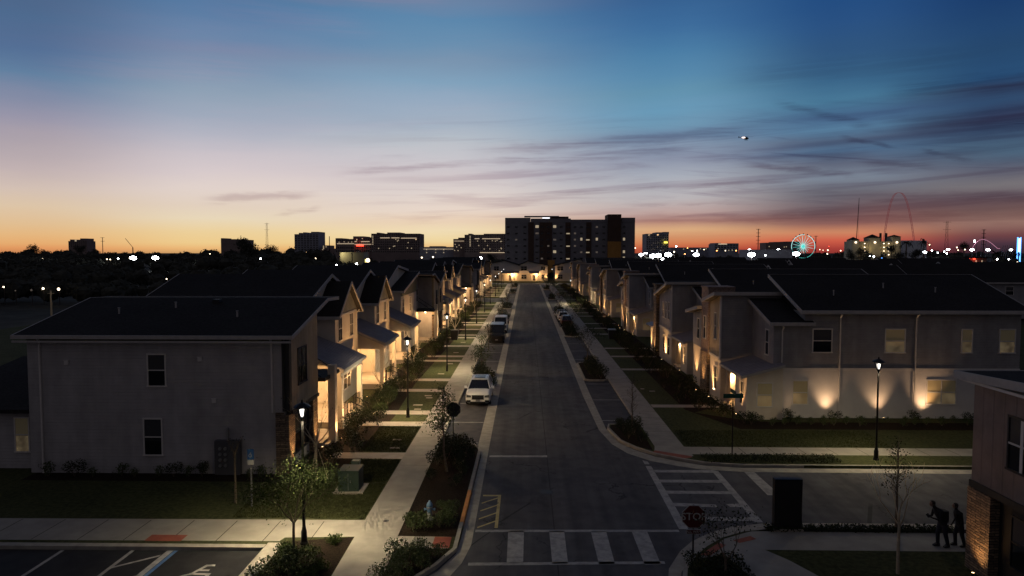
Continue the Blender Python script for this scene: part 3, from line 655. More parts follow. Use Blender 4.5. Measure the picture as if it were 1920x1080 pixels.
def left_gable(y0, label, idx):
    L = 13.2; xr, xb = -15.6, -14.2
    h = thing('townhouse', label, 'townhouse', (-15.6, y0, 0), 'townhouses of the left row')
    yr = y0 + 9.7
    part(MB().xprism([(y0, 0), (y0 + L, 0), (y0 + L, 8.7), (yr, 9.75), (y0, 6.85)], XB, xr), 'wall', M['porchwall'], h)
    slab_roof(h, XB - .3, xr + .35, [(y0 - .1, 6.82), (yr, 9.8), (y0 + L + .1, 8.72)])
    # gabled bay
    b0, b1 = y0 + 6.7, y0 + 13.0; bm = (b0 + b1) / 2; ze, za = 7.05, 9.25
    part(MB().xprism([(b0, 0), (b1, 0), (b1, ze), (bm, za), (b0, ze)], xr - .5, xb), 'bay', M['cream'], h)
    part(MB().xprism([(b0 + .03, ze - .05), (b1 - .03, ze - .05), (b1 - .03, ze), (bm, za - .02), (b0 + .03, ze)], xb + .004, xb + .05), 'gable_siding', M['gbatten'], h)
    part(MB().box(xb + .004, b0, ze - .22, xb + .07, b1, ze - .07), 'trim_band', M['trim'], h)
    sl = (za - ze) / (bm - b0)
    slab_roof(h, xr - 4, xb + .45, [(b0 - .4, ze - .4 * sl), (bm, za), (b1 + .4, ze - .4 * sl)], .18, 'bay_roof')
    for a, b in ((y0 + 7.55, y0 + 8.5), (y0 + 10.9, y0 + 11.85)): window(h, 'x', a, b, 5.0, 6.75, xb, 1, lites=1)
    window(h, 'x', y0 + 8.8, y0 + 10.9, 1.0, 2.7, xb, 1, mull=1)
    hd = MB().yprism([(xb, 3.25), (xb + .55, 3.0), (xb + .55, 3.08), (xb, 3.35)], y0 + 8.4, y0 + 11.3); hd.bar((xb, y0 + 8.6, 2.75), (xb + .5, y0 + 8.6, 3.02), .06); hd.bar((xb, y0 + 11.1, 2.75), (xb + .5, y0 + 11.1, 3.02), .06)
    part(hd, 'window_hood', M['trim'], h)
    gutterpipe(h, xb + .06, b1 - .1, 0, ze - .1, 'x')
    porch(h, y0 + .7, y0 + 6.9, xr, -12.0, 5.55, 4.0, 1, 230 if y0 < 75 else 260)
    uplight(-11.85, y0 + 1.1, 0, (-.22, .02, 1), 60, 60, f'small uplight at the near porch column of the {idx} gabled townhouse on the left', GU)
    uplight(-12.7, y0 + 10.2, 0, (-.30, 0, 1), 260, 80, f'small uplight under the gabled bay of the {idx} gabled townhouse on the left', GU)
    return h
def left_end(y0, label, flip, idx):
    """end unit of a block: wide gable wall, two-storey front with a stone base, flat entry canopy with a tall pillar"""
    h = thing('townhouse', label, 'townhouse', (-14, y0, 0), 'townhouses of the left row')
    ln = 8.3; Y = (lambda v: y0 + ln - v) if flip else (lambda v: y0 + v)
    bx = lambda mb, x0, a, z0, x1, b, z1: mb.box(x0, Y(a), z0, x1, Y(b), z1)
    part(MB().xprism([(Y(0), 0), (Y(ln), 0), (Y(ln), 8.7), (Y(6.1), 8.75), (Y(0), 7.35)], -26.3, -14.5), 'wall', M['lapw'], h)
    part(MB().xprism([(Y(0), 0), (Y(4.9), 0), (Y(4.9), 8.35), (Y(0), 7.35)], -14.5, -12.7), 'front_wall', M['lapw'], h)
    sl = 1.4 / 6.1
    slab_roof(h, -26.75, -12.1, [(Y(-.42), 7.35 - .42 * sl), (Y(6.1), 8.78)] + [(Y(ln), 8.72)], .13)
    for x, a in ((-16.2, 2.6), (-20.5, 4.2), (-23.2, 3.1)):
        zz = 7.48 + a * sl; part(MB().lathe([(.05, -.1), (.05, .32), (.075, .33), (.075, .36)], 8, (x, Y(a), zz)), 'vent_pipe', M['fascia'], h)
    zz = 7.48 + 5.2 * sl; part(MB().box(-18.7, Y(5.0), zz - .1, -18.3, Y(5.4), zz + .22), 'roof_vent', M['darktrim'], h)
    up = MB().xprism([(Y(.35), 3.35), (Y(4.85), 3.35), (Y(4.85), 8.30), (Y(.35), 7.38)], -12.695, -12.40)
    part(up, 'upper_bay', M['batten'], h); part(bx(MB(), -12.69, .3, 3.15, -12.34, 4.9, 3.34), 'trim_band', M['darktrim'], h)
    window(h, 'x', Y(1.35), Y(2.7), 4.55, 6.45, -12.40, 1, mull=1, frame='darktrim')
    st = MB(); s_ = -1 if flip is False else 1
    for a, b in ((-.06, .9), (4.0, 4.9)): part(bx(MB(), -12.695, a, 0, -12.45, b, 3.14), 'stone_pier', M['stone'], h)
    bx(st, -13.15, -.07, 0, -12.70, -.004, 3.3); part(st, 'stone_veneer', M['stone'], h)
    window(h, 'x', Y(1.2), Y(3.8), .7, 2.8, -12.7, 1, mull=1, frame='darktrim')
    part(bx(bx(MB(), -12.78, -.05, 3.35, -12.66, -.004, 7.3), -12.65, .0, 3.35, -12.395, .34, 7.3), 'corner_board', M['darktrim'], h)
    part(bx(MB(), -26.3, -.03, 6.95, -12.79, -.004, 7.3), 'frieze', M['olive'], h)
    wy = Y(-.001); o = 1 if flip else -1
    window(h, 'y', -19.85, -18.98, 4.7, 6.32, Y(0), o); window(h, 'y', -20.15, -19.25, 1.02, 2.9, Y(0), o)
    gutterpipe(h, -13.3, Y(-.06), 3.3 if not flip else 0, 7.3); part(bx(MB(), -26.7, -.5, 7.02, -12.1, -.56 + .02, 7.12), 'eaves_gutter', M['fascia'], h)
    for x, z in ((-24.2, 5.9), (-16.4, 3.9), (-17.1, 6.1)): v = MB(); bx(v, x - .11, -.06, z - .11, x + .11, -.004, z + .11); part(bx(v, x - .14, -.075, z + .1, x + .14, -.004, z + .13), 'wall_vent', M['trim'], h)
    gutterpipe(h, -25.6, Y(-.06), 0, 7.3)
    # entry
    cn = bx(MB(), -14.5, 4.92, 4.0, -12.0, 8.1, 4.22); c = part(cn, 'entry_canopy', M['darktrim'], h)
    for q in (7.9, 5.2): MB().bar((-14.4, Y(q), 5.6), (-12.3, Y(q), 4.22), .05).build('tie_rod', M['black'], c)
    part(bx(MB(), -12.15, 6.0, 0, -11.72, 6.5, 4.8), 'entry_pillar', M['cream'], h)
    part(bx(bx(MB(), -14.5, 4.92, 0, -12.2, 8.2, .3), -12.2, 5.2, 0, -11.9, 5.9, .15), 'porch_floor', M['path_con'], h)
    door(h, 'x', min(Y(6.0), Y(7.0)), max(Y(6.0), Y(7.0)), .3, 2.5, -14.5, 1)
    window(h, 'x', Y(5.2), Y(6.6), 5.2, 6.8, -14.5, 1, lites=1)
    part(bx(MB(), -14.499, 4.95, .3, -14.47, 8.25, 3.99), 'entry_cladding', M['porchwall'], h)
    globe(h, (-13.3, Y(6.6), 3.86), 70, name='ceiling_light')
    uplight(-12.05, Y(.45), 0, (-.22, 0, 1), 45, 42, f'small uplight at the corner stone pier of the {idx} end townhouse on the left', GU)
    uplight(-12.05, Y(4.45), 0, (-.22, 0, 1), 45, 42, f'small uplight at the inner stone pier of the {idx} end townhouse on the left', GU)
    uplight(-11.45, Y(6.25), 0, (-.22, 0, 1), 60, 45, f'small uplight at the entry pillar of the {idx} end townhouse on the left', GU)
    return h
def left_flat(y0, label, idx):
    L = 17.8; xr, xb = -15.6, -14.2
    h = thing('townhouse', label, 'townhouse', (-15.6, y0, 0), 'townhouses of the left row')
    part(MB().xprism([(y0, 0), (y0 + L, 0), (y0 + L, 9.3), (y0 + 11, 9.9), (y0, 6.85)], XB, xr), 'wall', M['porchwall'], h)
    slab_roof(h, XB - .3, xr + .35, [(y0 - .1, 6.82), (y0 + 11, 9.95), (y0 + L + .1, 9.32)])
    b0, b1 = y0 + 6.9, y0 + L
    part(MB().xprism([(b0, 0), (b1, 0), (b1, 9.0), (b0, 7.2)], xr - .4, xb), 'front_wall', M['cream'], h)
    part(MB().xprism([(b0, 6.7), (b1, 6.7), (b1, 8.95), (b0, 7.15)], xb + .004, xb + .05), 'frieze', M['olive'], h)
    slab_roof(h, xr - 3, xb + .4, [(b0 - .3, 7.15), (b1 + .02, 9.05)], .18, 'front_roof')
    for a in (7.9, 12.5): window(h, 'x', y0 + a, y0 + a + .95, 4.6, 6.3, xb, 1, lites=1)
    window(h, 'x', y0 + 9, y0 + 11, 1, 2.7, xb, 1, mull=1)
    porch(h, y0 + .7, y0 + 6.9, xr, -12.0, 5.55, 4.0, 1, 230 if y0 < 75 else 260)
    uplight(-11.85, y0 + 1.1, 0, (-.22, .02, 1), 60, 60, f'small uplight at the near porch column of the {idx} flat-fronted townhouse on the left', GU)
    uplight(-12.7, y0 + 11, 0, (-.28, 0, 1), 230, 95, f'small uplight under the wall of the {idx} flat-fronted townhouse on the left', GU)
    return h
BL = ['nearest block', 'middle block', 'farthest block']
for k, b in enumerate((35.2, 96.0, 177.0)):
    e = 1.0 if k < 2 else .98
    w_ = BL[k]
    left_end(b, ['white end townhouse with a long windowed side wall above the parking lot', 'end townhouse with tan upper front opening the middle block on the left', 'end townhouse whose pale side wall faces the cross street'][k], False, ['nearest', 'third', 'fifth'][k])
    left_gable(b + 8.3, f'cream gabled townhouse first after the end house in the {w_} on the left', ['nearest', 'third', 'fifth'][k])
    left_gable(b + 21.5, f'cream gabled townhouse second after the end house in the {w_} on the left', ['second', 'fourth', 'sixth'][k])
    left_flat(b + 34.7, f'flat-fronted townhouse with olive frieze in the {w_} on the left', ['nearest', 'second', 'farthest'][k])
    left_end(b + 52.5, f'end townhouse with stone base closing the far side of the {w_} on the left', True, ['second', 'fourth', 'farthest'][k])
# garage wing behind the first house
g = thing('garage_wing', 'low garage wing with a dim yellowish window beside the long white side wall', 'garage', (-29, 36, 0))
part(MB().box(-33, 35.9, 0, -26.32, 44, 3.2), 'wall', M['lapw'], g)
part(MB().xprism([(35.4, 3.12), (44.5, 4.6), (44.5, 4.8), (35.4, 3.32)], -33.5, -26.33), 'roof', M['roof'], g)
window(g, 'y', -27.6, -26.9, .95, 2.75, 35.9, -1, 'blind')

# ------------------------------------------------------------------ right row
GR = 'uplights washing the right townhouse row'
def right_porch(h, y0, y1, xf, xr, lit, wing=True):
    """porch with a closed wing wall facing the street at its near end"""
    zlo, zhi = 3.15, 3.95
    mb = MB().yprism([(xf - .45, zlo - .1), (xr, zhi - .1), (xr, zhi), (xf - .45, zlo)], y0 - .35, y1)
    n = int((y1 - y0) / .4)
    for k in range(n + 1):
        y = y0 - .32 + (y1 - y0 + .3) * k / n; mb.yprism([(xf - .45, zlo), (xr, zhi), (xr, zhi + .03), (xf - .45, zlo + .03)], y - .014, y + .014)
    r = part(mb, 'porch_roof', M['metalroof'], h)
    f = MB().box(xf - .51, y0 - .4, zlo - .18, xf - .453, y1, zlo + .01); f.yprism([(xf - .45, zlo - .2), (xr, zhi - .2), (xr, zhi - .02), (xf - .45, zlo - .02)], y0 - .40, y0 - .353)
    f.build('fascia', M['fascia'], r)
    ym = y0 + (y1 - y0) * .52
    part(MB().yprism([(xf, 0), (xr, 0), (xr, zhi - .2), (xf, zlo - .1)], y0, y0 + .15).box(xf, y0 + .151, 0, xf + .15, ym, zlo - .1), 'wing_wall', M['cream'], h)
    window(h, 'y', xf + .75, xf + 1.75, .95, 2.55, y0, -1, 'blind')
    window(h, 'x', y0 + .75, y0 + 1.35, .9, 2.5, xf, -1)
    part(MB().box(xf, y1 - .3, .02, xf + .28, y1 - .02, zlo - .1), 'column', M['cream'], h)
    part(MB().box(xf, ym, zlo - .42, xf + .2, y1 - .31, zlo - .12), 'porch_beam', M['cream'], h)
    part(MB().box(xf - .3, ym, 0, xr, y1, .25), 'porch_floor', M['path_con'], h)
    door(h, 'x', ym + .4, ym + 1.3, .25, 2.4, xr, -1)
    globe(h, (xf + .35, y1 - .18, 2.25), lit, name='wall_lantern', r=.11, wall=(0, .17, .05))
def right_unit(yb, label, idx, style, L, k):
    """mono-pitch bay over a cream base, masonry pier, porch in front, wide main roof behind"""
    e = 1.0
    h = thing('townhouse', label, 'townhouse', (16, yb, 0), 'townhouses of the right row')
    ys = yb - 4.5
    up = ['batten', 'lapb', 'bbatten', 'batten', 'lapb', 'batten', 'lapb'][k]
    side = ['lap', 'lap', 'lapb', 'lap', 'lapb', 'lapb', 'lap'][k]
    end = yb + L
    # main body
    yrd = yb + 1.8
    part(MB().xprism([(ys, 0), (end, 0), (end, 3.44), (ys, 3.44)], 17.9, 34.5), 'lower_wall', M['stucco'], h)
    part(MB().xprism([(ys - .02, 3.445), (end, 3.445), (end, 7.5), (ys - .02, 7.5)], 19.55, 34.52), 'upper_wall', M['lap'], h)
    part(MB().xprism([(ys, 7.505), (yrd, 7.505), (yrd, 9.7), (ys, 7.56)], 19.6, 34.5), 'gable_end', M['roof'], h)
    part(MB().box(17.88, ys, 3.445, 19.54, end, 6.6), 'side_wall', M['lap'], h); part(MB().box(17.6, ys + .2, 6.605, 19.54, end, 6.75), 'lower_roof', M['roof'], h)
    part(MB().box(17.86, ys - .07, 3.36, 34.54, ys - .021, 3.56), 'trim_band', M['trim'], h)
    sl = (9.7 - 7.55) / (yrd - ys)
    slab_roof(h, 19.2, 35, [(ys - .45, 7.6 - .45 * sl), (yrd, 9.75)], .2)
    part(MB().box(19.5, yrd + .07, 7.55, 34.6, end, 7.75), 'flat_roof', M['roof'], h)
    for x, a in ((22.5, 2.2), (26.8, 3.6), (30.2, 2.8)): part(MB().lathe([(.05, -.1), (.05, .34), (.075, .35), (.075, .38)], 8, (x, ys + a, 7.8 + a * sl)), 'vent_pipe', M['fascia'], h)
    # low wing beside the main roof
    part(MB().xprism([(ys - .05, 3.6), (ys + 4.5, 3.6), (ys + 4.5, 7.95), (ys - .05, 6.7)], 17.4, 19.9), 'wing', M[side], h)
    slab_roof(h, 17.05, 20.1, [(ys - .4, 6.62), (ys + 4.5, 8.0)], .18, 'wing_roof')
    window(h, 'x', ys + .9, ys + 1.5, 4.35, 6.1, 17.4, -1)
    # bay
    b1 = yb + (3.0 if style == 'pier' else 6.4)
    part(MB().xprism([(yb, 0), (b1, 0), (b1, 3.5), (yb, 3.5)], 15.0, 24), 'bay_base', M['cream'], h)
    part(MB().xprism([(yb - .02, 3.505), (b1, 3.505), (b1, 7.75 if style == 'pier' else 7.0), (yb - .02, 8.4)], 15.02, 24), 'bay', M[side], h)
    part(MB().xprism([(yb - .02, 3.6), (b1, 3.6), (b1, 7.7 if style == 'pier' else 6.95), (yb - .02, 8.38)], 14.95, 15.015), 'bay_front', M[up], h)
    part(MB().box(14.9, yb - .05, 3.4, 15.0, b1, 3.58), 'trim_band', M['trim'], h)
    part(MB().box(14.9, yb - .06, 3.6, 15.03, yb + .06, 8.3), 'corner_board', M['trim'], h)
    slab_roof(h, 14.35, 24.3, [(yb - .4, 8.46), (b1 + .15, 7.72 if style == 'pier' else 6.9)], .2, 'bay_roof')
    if style == 'pier':
        window(h, 'x', yb + 1.1, yb + 1.55, 4.9, 6.9, 14.95, -1); window(h, 'x', yb + .9, yb + 1.6, .9, 2.7, 15.0, -1)
        p0, p1 = b1 + .15, b1 + 2.3
        part(MB().box(14.85, p0, 3.5, 17, p1, 8.75).box(14.78, p0 - .06, 8.75, 17, p1 + .06, 8.9), 'pier', M['brick'], h)
        part(MB().box(14.8, p0, 0, 17, p1, 3.49), 'stone_base', M['stone'], h)
        window(h, 'x', p0 + .7, p0 + 1.35, 4.6, 6.4, 14.85, -1)
        part(MB().xprism([(p1 + .02, 0), (p1 + 3.9, 0), (p1 + 3.9, 6.3), (p1 + .02, 6.9)], 15.15, 19), 'second_bay', M['cream'], h)
        part(MB().xprism([(p1 + .04, 3.5), (p1 + 3.8, 3.5), (p1 + 3.8, 6.25), (p1 + .04, 6.85)], 15.08, 15.145), 'bay_front', M['lapb'], h)
        slab_roof(h, 14.5, 20, [(p1 + .01, 6.95), (p1 + 4.2, 6.3)], .2, 'bay_roof')
        window(h, 'x', p1 + 1.5, p1 + 2.2, 4.2, 5.9, 15.08, -1)
    else:
        for a in (.9, 2.4, 3.9): window(h, 'x', yb + a, yb + a + .6, 4.7, 6.5 - a * .06, 14.95, -1)
        for a in (1.0, 3.4): window(h, 'x', yb + a, yb + a + .9, .9, 2.7, 15.0, -1)
        p0, p1 = b1 + .1, b1 + 1.75
        part(MB().box(14.6, p0, 0, 17, p1, 8.0).box(14.5, p0 - .06, 8.0, 17, p1 + .06, 8.15), 'pier', M['stone'], h)
        part(MB().xprism([(p1 + .02, 0), (p1 + 3.2, 0), (p1 + 3.2, 3.0), (p1 + .02, 3.0)], 14.9, 18), 'second_bay', M['cream'], h)
        part(MB().yprism([(14.4, 3.05), (18, 4.1), (18, 4.25), (14.4, 3.2)], p1 + .02, p1 + 3.6), 'entry_roof', M['metalroof'], h)
        window(h, 'x', p1 + 1.0, p1 + 1.7, .8, 2.5, 14.9, -1)
    right_porch(h, yb - 5.1, yb - .06, 15.4, 17.9, 55 if k == 0 else (30 if k > 1 else 12))
    near = f'the {idx} townhouse on the right'
    if k == 0:
        uplight(14.95, yb - 4.2, 0, (.16, .0, 1), 60, 50, f'small uplight at the porch wing wall of {near}', GR)
    else:
        uplight(14.95, yb - 3.9, 0, (.16, .0, 1), 80, 50, f'small uplight at the porch wing wall of {near}', GR)
    uplight(14.55, yb + 1.6 if style == 'pier' else yb + 2.9, 0, (.12, 0, 1), 130, 72, f'small uplight under the tall bay of {near}', GR)
    uplight(14.2, (p0 + p1) / 2, 0, (.14, 0, 1), 90, 56, f'small uplight at the masonry pier of {near}', GR)
    uplight(14.5, p1 + 2.6, 0, (.14, 0, 1), 90, 56, f'small uplight past the masonry pier of {near}', GR)
    return h
RS = [(52.7, 13.2, 'pier'), (70.4, 24.6, 'wide'), (99.8, 23.5, 'pier'), (128, 24, 'wide'), (157, 27, 'pier'), (190, 27, 'wide'), (222, 14, 'pier')]
for k, (yb, L, st) in enumerate(RS):
    lab = ['long grey end townhouse with an uplit side wall facing the side street', 'townhouse with three narrow upper windows beside a tall stone pier',
           'third townhouse up the right side of the street, with a brown battened bay', 'fourth townhouse up the right side of the street, past the parked cars', 'fifth townhouse up the right side of the street',
           'sixth townhouse up the right side of the street', 'last townhouse up the right side of the street, before the end houses'][k]
    h = right_unit(yb, lab, ORD[k] if k else 'nearest', st, L, k)
    if k == 0:
        ys = yb - 4.5
        for a, b, pn in ((20.17, 21.43, 'glass'), (25.2, 26.5, 'blind'), (30.5, 31.15, 'blind'), (33.1, 34.1, 'blind')): window(h, 'y', a, b, 4.7, 6.28, ys - .02, -1, pn)
        window(h, 'y', 18.85, 19.85, 1.0, 2.62, ys, -1, 'blind'); window(h, 'y', 28.2, 30.15, 1.05, 2.7, ys, -1, 'blind', mull=1)
        for x in (17.97, 22.0, 27.25): gutterpipe(h, x, ys - .13, 0, 7.4 if x > 19 else 6.5)
        part(MB().box(19.2, ys - .60, 7.42, 35, ys - .53, 7.54), 'eaves_gutter', M['fascia'], h)
        for x, e_, ax, t_ in ((21.15, 34, 0, 'right of the two small ground-floor windows'), (24.9, 24, -.10, 'near the middle of the right house side wall'), (27.85, 44, .05, 'left of the double window')):
            uplight(x, ys - .66, 0, (ax, .26, 1), e_ * 1.1, 76, f'small uplight {t_} at the side wall', 'uplights along the right side wall', 1.0, (1, .61, .32), .22)
        uplight(18.3, ys - .5, 0, (.25, .25, 1), 3, 55, 'faint uplight beside the downspout near the porch on the uplit side wall', 'uplights along the right side wall', 1.0, (1, .61, .32), .22)

# ------------------------------------------------------------------ houses closing the street
def end_house(label, x0, x1, porches, wins, ze, zr, rx):
    Y0 = 278.0
    h = thing('townhouse', label, 'townhouse', ((x0 + x1) / 2, Y0, 0), 'townhouses closing the end of the street')
    part(MB().yprism([(x0, 0), (x1, 0), (x1, ze), (rx, zr), (x0, ze)], Y0, Y0 + 14), 'wall', M['stucco'], h)
    part(MB().box(x0, Y0 - .05, 0, x1, Y0 - .01, 3.3), 'lower_cladding', M['cream'], h)
    r = MB()
    for (xa, za), (xb_, zb) in (((x0 - .5, ze - .2), (rx, zr)), ((rx, zr), (x1 + .5, ze - .2))): r.yprism([(xa, za), (xb_, zb), (xb_, zb + .25), (xa, za + .25)], Y0 - .6, Y0 + 14.5)
    part(r, 'roof', M['roof'], h)
    for a, b, e in porches:
        part(MB().xprism([(Y0, 3.9), (Y0 - 2.6, 3.2), (Y0 - 2.6, 3.4), (Y0, 4.1)], a - .3, b + .3), 'porch_roof', M['metalroof'], h)
        n = max(2, int((b - a) / 2.4) + 1)
        for i in range(n):
            x = a + .2 + (b - a - .4) * i / (n - 1); part(MB().box(x - .15, Y0 - 2.4, 0, x + .15, Y0 - 2.1, 3.2), 'column', M['cream'], h)
        door(h, 'y', (a + b) / 2 - .5, (a + b) / 2 + .5, .2, 2.4, Y0 - .05, -1)
        globe(h, ((a + b) / 2 + .9, Y0 - 1.2, 3.0), e, name='ceiling_light')
    for a, b in wins:
        window(h, 'y', a, b, 4.3, 6.0, Y0, -1, mull=1); window(h, 'y', a + .2, b - .2, .9, 2.6, Y0 - .05, -1, mull=1)
    return h
end_house('pale townhouse at the end of the street with the wide lit porch', -17.5, -3.0, [(-10.0, -3.2, 230)], [(-13.2, -11.2)], 6.4, 8.3, -9)
end_house('townhouse at the end of the street with the narrow lit porch', -2.9, 8.6, [(1.3, 5.0, 150)], [(-2.2, 0.2), (6.0, 7.6)], 6.4, 8.0, .5)
end_house('dark townhouse at the right end of the street under a rising roof', 11.6, 24.0, [], [(12.6, 14.9)], 6.2, 8.9, 22)
uplight(8.0, 277.2, 0.02, (0, .3, 1), 120, 60, 'small uplight at the right corner of the house with the narrow lit porch', 'uplights at the end of the street')
uplight(12.1, 277.2, 0.02, (0, .3, 1), 160, 60, 'small uplight at the left corner of the dark end townhouse', 'uplights at the end of the street')

# ------------------------------------------------------------------ corner building at the lower right
h = thing('corner_building', 'brown battened building with a stone base at the near right corner', 'building', (16.5, 20, 0))
xw = 16.5
part(MB().box(xw + .25, 10, 0, 30, 25.1, 3.15), 'lower_wall', M['darktrim'], h)
part(MB().box(xw, 10, 3.16, 30, 25.25, 7.25), 'upper_wall', M['bbatten'], h)
part(MB().box(xw - .06, 10, 3.05, xw + .24, 25.3, 3.30), 'trim_band', M['darktrim'], h)
part(MB().box(xw - .10, 24.05, 0, xw + .9, 25.3, 3.04), 'stone_pier', M['stone'], h)
r = part(MB().xprism([(9, 7.95), (25.75, 7.06), (25.75, 7.26), (9, 8.15)], xw - .36, 31), 'roof', M['roof'], h)
MB().xprism([(9, 7.87), (25.75, 6.98), (25.75, 7.28), (9, 8.17)], xw - .43, xw - .363).box(xw - .43, 25.753, 6.98, 31, 25.82, 7.28).build('fascia', M['fascia'], r)
part(MB().yprism([(xw - .355, 6.95), (xw - .003, 6.95), (xw - .003, 7.05), (xw - .355, 7.05)], 10, 25.6), 'soffit', M['trim'], h)
window(h, 'x', 21.3, 23.35, 4.35, 6.1, xw, -1, frame='darktrim'); window(h, 'x', 21.3, 23.4, .9, 2.6, xw + .25, -1, frame='darktrim')
fr = MB()
for z in (5.22,): fr.box(xw - .05, 21.3, z - .03, xw - .036, 23.35, z + .03)
fr.box(xw - .055, 22.65, 4.35, xw - .037, 22.78, 6.1)
part(fr, 'window_bars', M['trim'], h)
uplight(16.05, 24.3, 0, (.08, .12, 1), 14, 100, 'small uplight at the foot of the stone pier on the near right building', 'uplight at the corner building', 1.0, WARM, .15)

# ------------------------------------------------------------------ street lamps
def make_lamp():
    t = thing('street_lamp', 'lamp', 'street lamp', world=False)
    MB().lathe([(.16, 0), (.16, .05), (.12, .12), (.12, .5), (.08, .62), (.07, .7)], 12).build('base', M['black'], t)
    MB().lathe([(.062, .68), (.045, 5.0), (.06, 5.02), (.06, 5.06), (.1, 5.1), (.1, 5.14)], 10).build('pole', M['black'], t)
    f = MB()
    for a in range(4):
        q = R(45 + 90 * a); f.bar((.10 * math.cos(q), .10 * math.sin(q), 5.12), (.235 * math.cos(q), .235 * math.sin(q), 5.56), .024)
    f.build('lantern_frame', M['black'], t, )
    c = MB().lathe([(.34, 5.56), (.30, 5.60), (.14, 5.70), (.05, 5.74), (.035, 5.82), (.01, 5.86)], 12); c.build('lantern_cap', M['black'], t)
    g = MB().lathe([(.05, 5.17), (.085, 5.3), (.10, 5.45)], 8)
    g.build('lantern_glass', M['lampglass'], t)
    light('SPOT', 'lantern_light', (0, 0, 5.05), 2900, STREET, t, .12, (0, 0, -1), 172, .5)
    return t
lamp = make_lamp(); used = [False]
LL = [(-8.92, 26.7, 'black street lamp behind the green leafy tree at the parking lot corner'), (-8.4, 47.8, 'black street lamp on the left lawn level with the white SUV'),
      (-7.8, 66.6, 'black street lamp on the left lawn between the white SUV and the black van'), (-8.1, 90.5, 'black street lamp on the left lawn beside the black and white vans')]
for y in (112, 133.5, 155, 181, 203, 226): LL.append((-8.2, y, f'black street lamp on the left lawn, {ORD[len(LL)]} from the parking lot'))
for x, y, lab in LL:
    o = place(lamp, used, (x, y, 0), 0, 1, lab, 'lit street lamps')
    if y < 30:
        near_lamp = o
for x, y, lab, e in ((19.75, 38.42, 'black street lamp standing on the verge of the right side street', 1), (10.0, 154, 'black street lamp far up the right lawn', 1), (9.6, 255, 'black street lamp by the end of the street on the right', 1), (-8.5, 256, 'black street lamp by the end of the street on the left', 1)):
    o = place(lamp, used, (x, y, 0), 0, 1, lab, 'lit street lamps')
    if y < 50:
        for c in o.children:
            if c.type == 'LIGHT': c.data = c.data.copy(); c.data.energy = 1500
for c in near_lamp.children:                              # the lamp by the parking lot is a dimmer one
    if c.type == 'LIGHT': c.data = c.data.copy(); c.data.energy = 4000; c.data.spot_size = R(150); c.data.spot_blend = .9

# ------------------------------------------------------------------ plants
def leafcloud(mb, c, r, n, size, rnd, shell=.55):
    for _ in range(n):
        d = Vector((rnd.gauss(0, 1), rnd.gauss(0, 1), rnd.gauss(0, 1))).normalized(); q = rnd.uniform(shell, 1.0)
        mb.leaf((c[0] + d.x * r[0] * q, c[1] + d.y * r[1] * q, max(.02, c[2] + d.z * r[2] * q)), size, rnd)
def make_shrub(name, mat, r, h, n, size, seed, lumps=7):
    rnd = random.Random(seed); t = thing(name, name, 'shrub', world=False); mb = MB()
    for _ in range(lumps):
        a = rnd.uniform(0, 6.28); q = rnd.uniform(0, .62) * r; rr = r * rnd.uniform(.38, .6); hh = h * rnd.uniform(.32, .5)
        leafcloud(mb, (math.cos(a) * q, math.sin(a) * q, hh + rnd.uniform(0, h - 2 * hh + .05)), (rr, rr, hh), n // lumps, size, rnd)
    mb.build('foliage', mat, t)
    st = MB()
    for _ in range(5):
        a = rnd.uniform(0, 6.28); st.tube([(0, 0, -.03), (math.cos(a) * r * .25, math.sin(a) * r * .25, h * .35), (math.cos(a) * r * .5, math.sin(a) * r * .5, h * .7)], [.018, .013, .006], 4)
    st.build('stems', M['bark'], t)
    return t
shr = [make_shrub('shrub', M['leaf'], .75, .95, 620, .105, 1), make_shrub('shrub', M['leafd'], .8, 1.25, 560, .12, 2), make_shrub('shrub', M['leaf'], .42, .55, 260, .08, 3), make_shrub('shrub', M['leafg'], .6, .62, 480, .11, 4)]
su = [[False] for _ in shr]
rnd = random.Random(5)
def bush(k, x, y, sc, lab, grp=None, z=0):
    s = sc * rnd.uniform(.9, 1.1)
    return place(shr[k], su[k], (x, y, z), rnd.uniform(0, 6.28), (s, s, s * rnd.uniform(.85, 1.15)), lab, grp)
# island by the hydrant
for x, y, s in ((-4.8, 28.1, .75), (-4.35, 28.25, .7), (-4.85, 28.7, .6), (-3.7, 28.4, .72), (-3.3, 28.7, .7), (-3.5, 29.3, .65), (-3.4, 30.2, .6), (-3.85, 30.5, .55)):
    bush(0, x, y, s, 'low glossy shrub round the blue-capped fire hydrant', 'shrubs round the hydrant')
for x, y, s in ((-4.9, 36.9, .8), (-4.5, 37.6, .9), (-3.9, 37.4, .8), (-3.4, 38.2, .85), (-4.7, 38.8, .9), (-4.1, 39.0, .95), (-3.5, 39.4, .8), (-4.8, 40.2, .85), (-4.0, 40.4, .85), (-3.6, 36.5, .7), (-3.4, 35.2, .7), (-4.9, 34.6, .6), (-3.5, 33.6, .6)):
    bush(1, x, y, s, 'dark shrub in the planted island under the thin leafy tree before the parking bays', 'shrubs in the planted island')
for x, y, s in ((-4.9, 25.6, .7), (-4.45, 25.7, .65), (-4.0, 25.3, .75), (-3.5, 25.5, .62), (-4.5, 24.9, .75), (-3.9, 24.6, .75), (-4.8, 24.2, .75), (-4.4, 23.6, .8), (-4.9, 23.0, .8)):
    bush(0, x, y, s, 'bushy shrub in the small corner bed before the crosswalk', 'shrubs in the small corner bed')
bush(3, -7.65, 26.75, .72, 'round pale green shrub alone at the corner of the pavement', None)
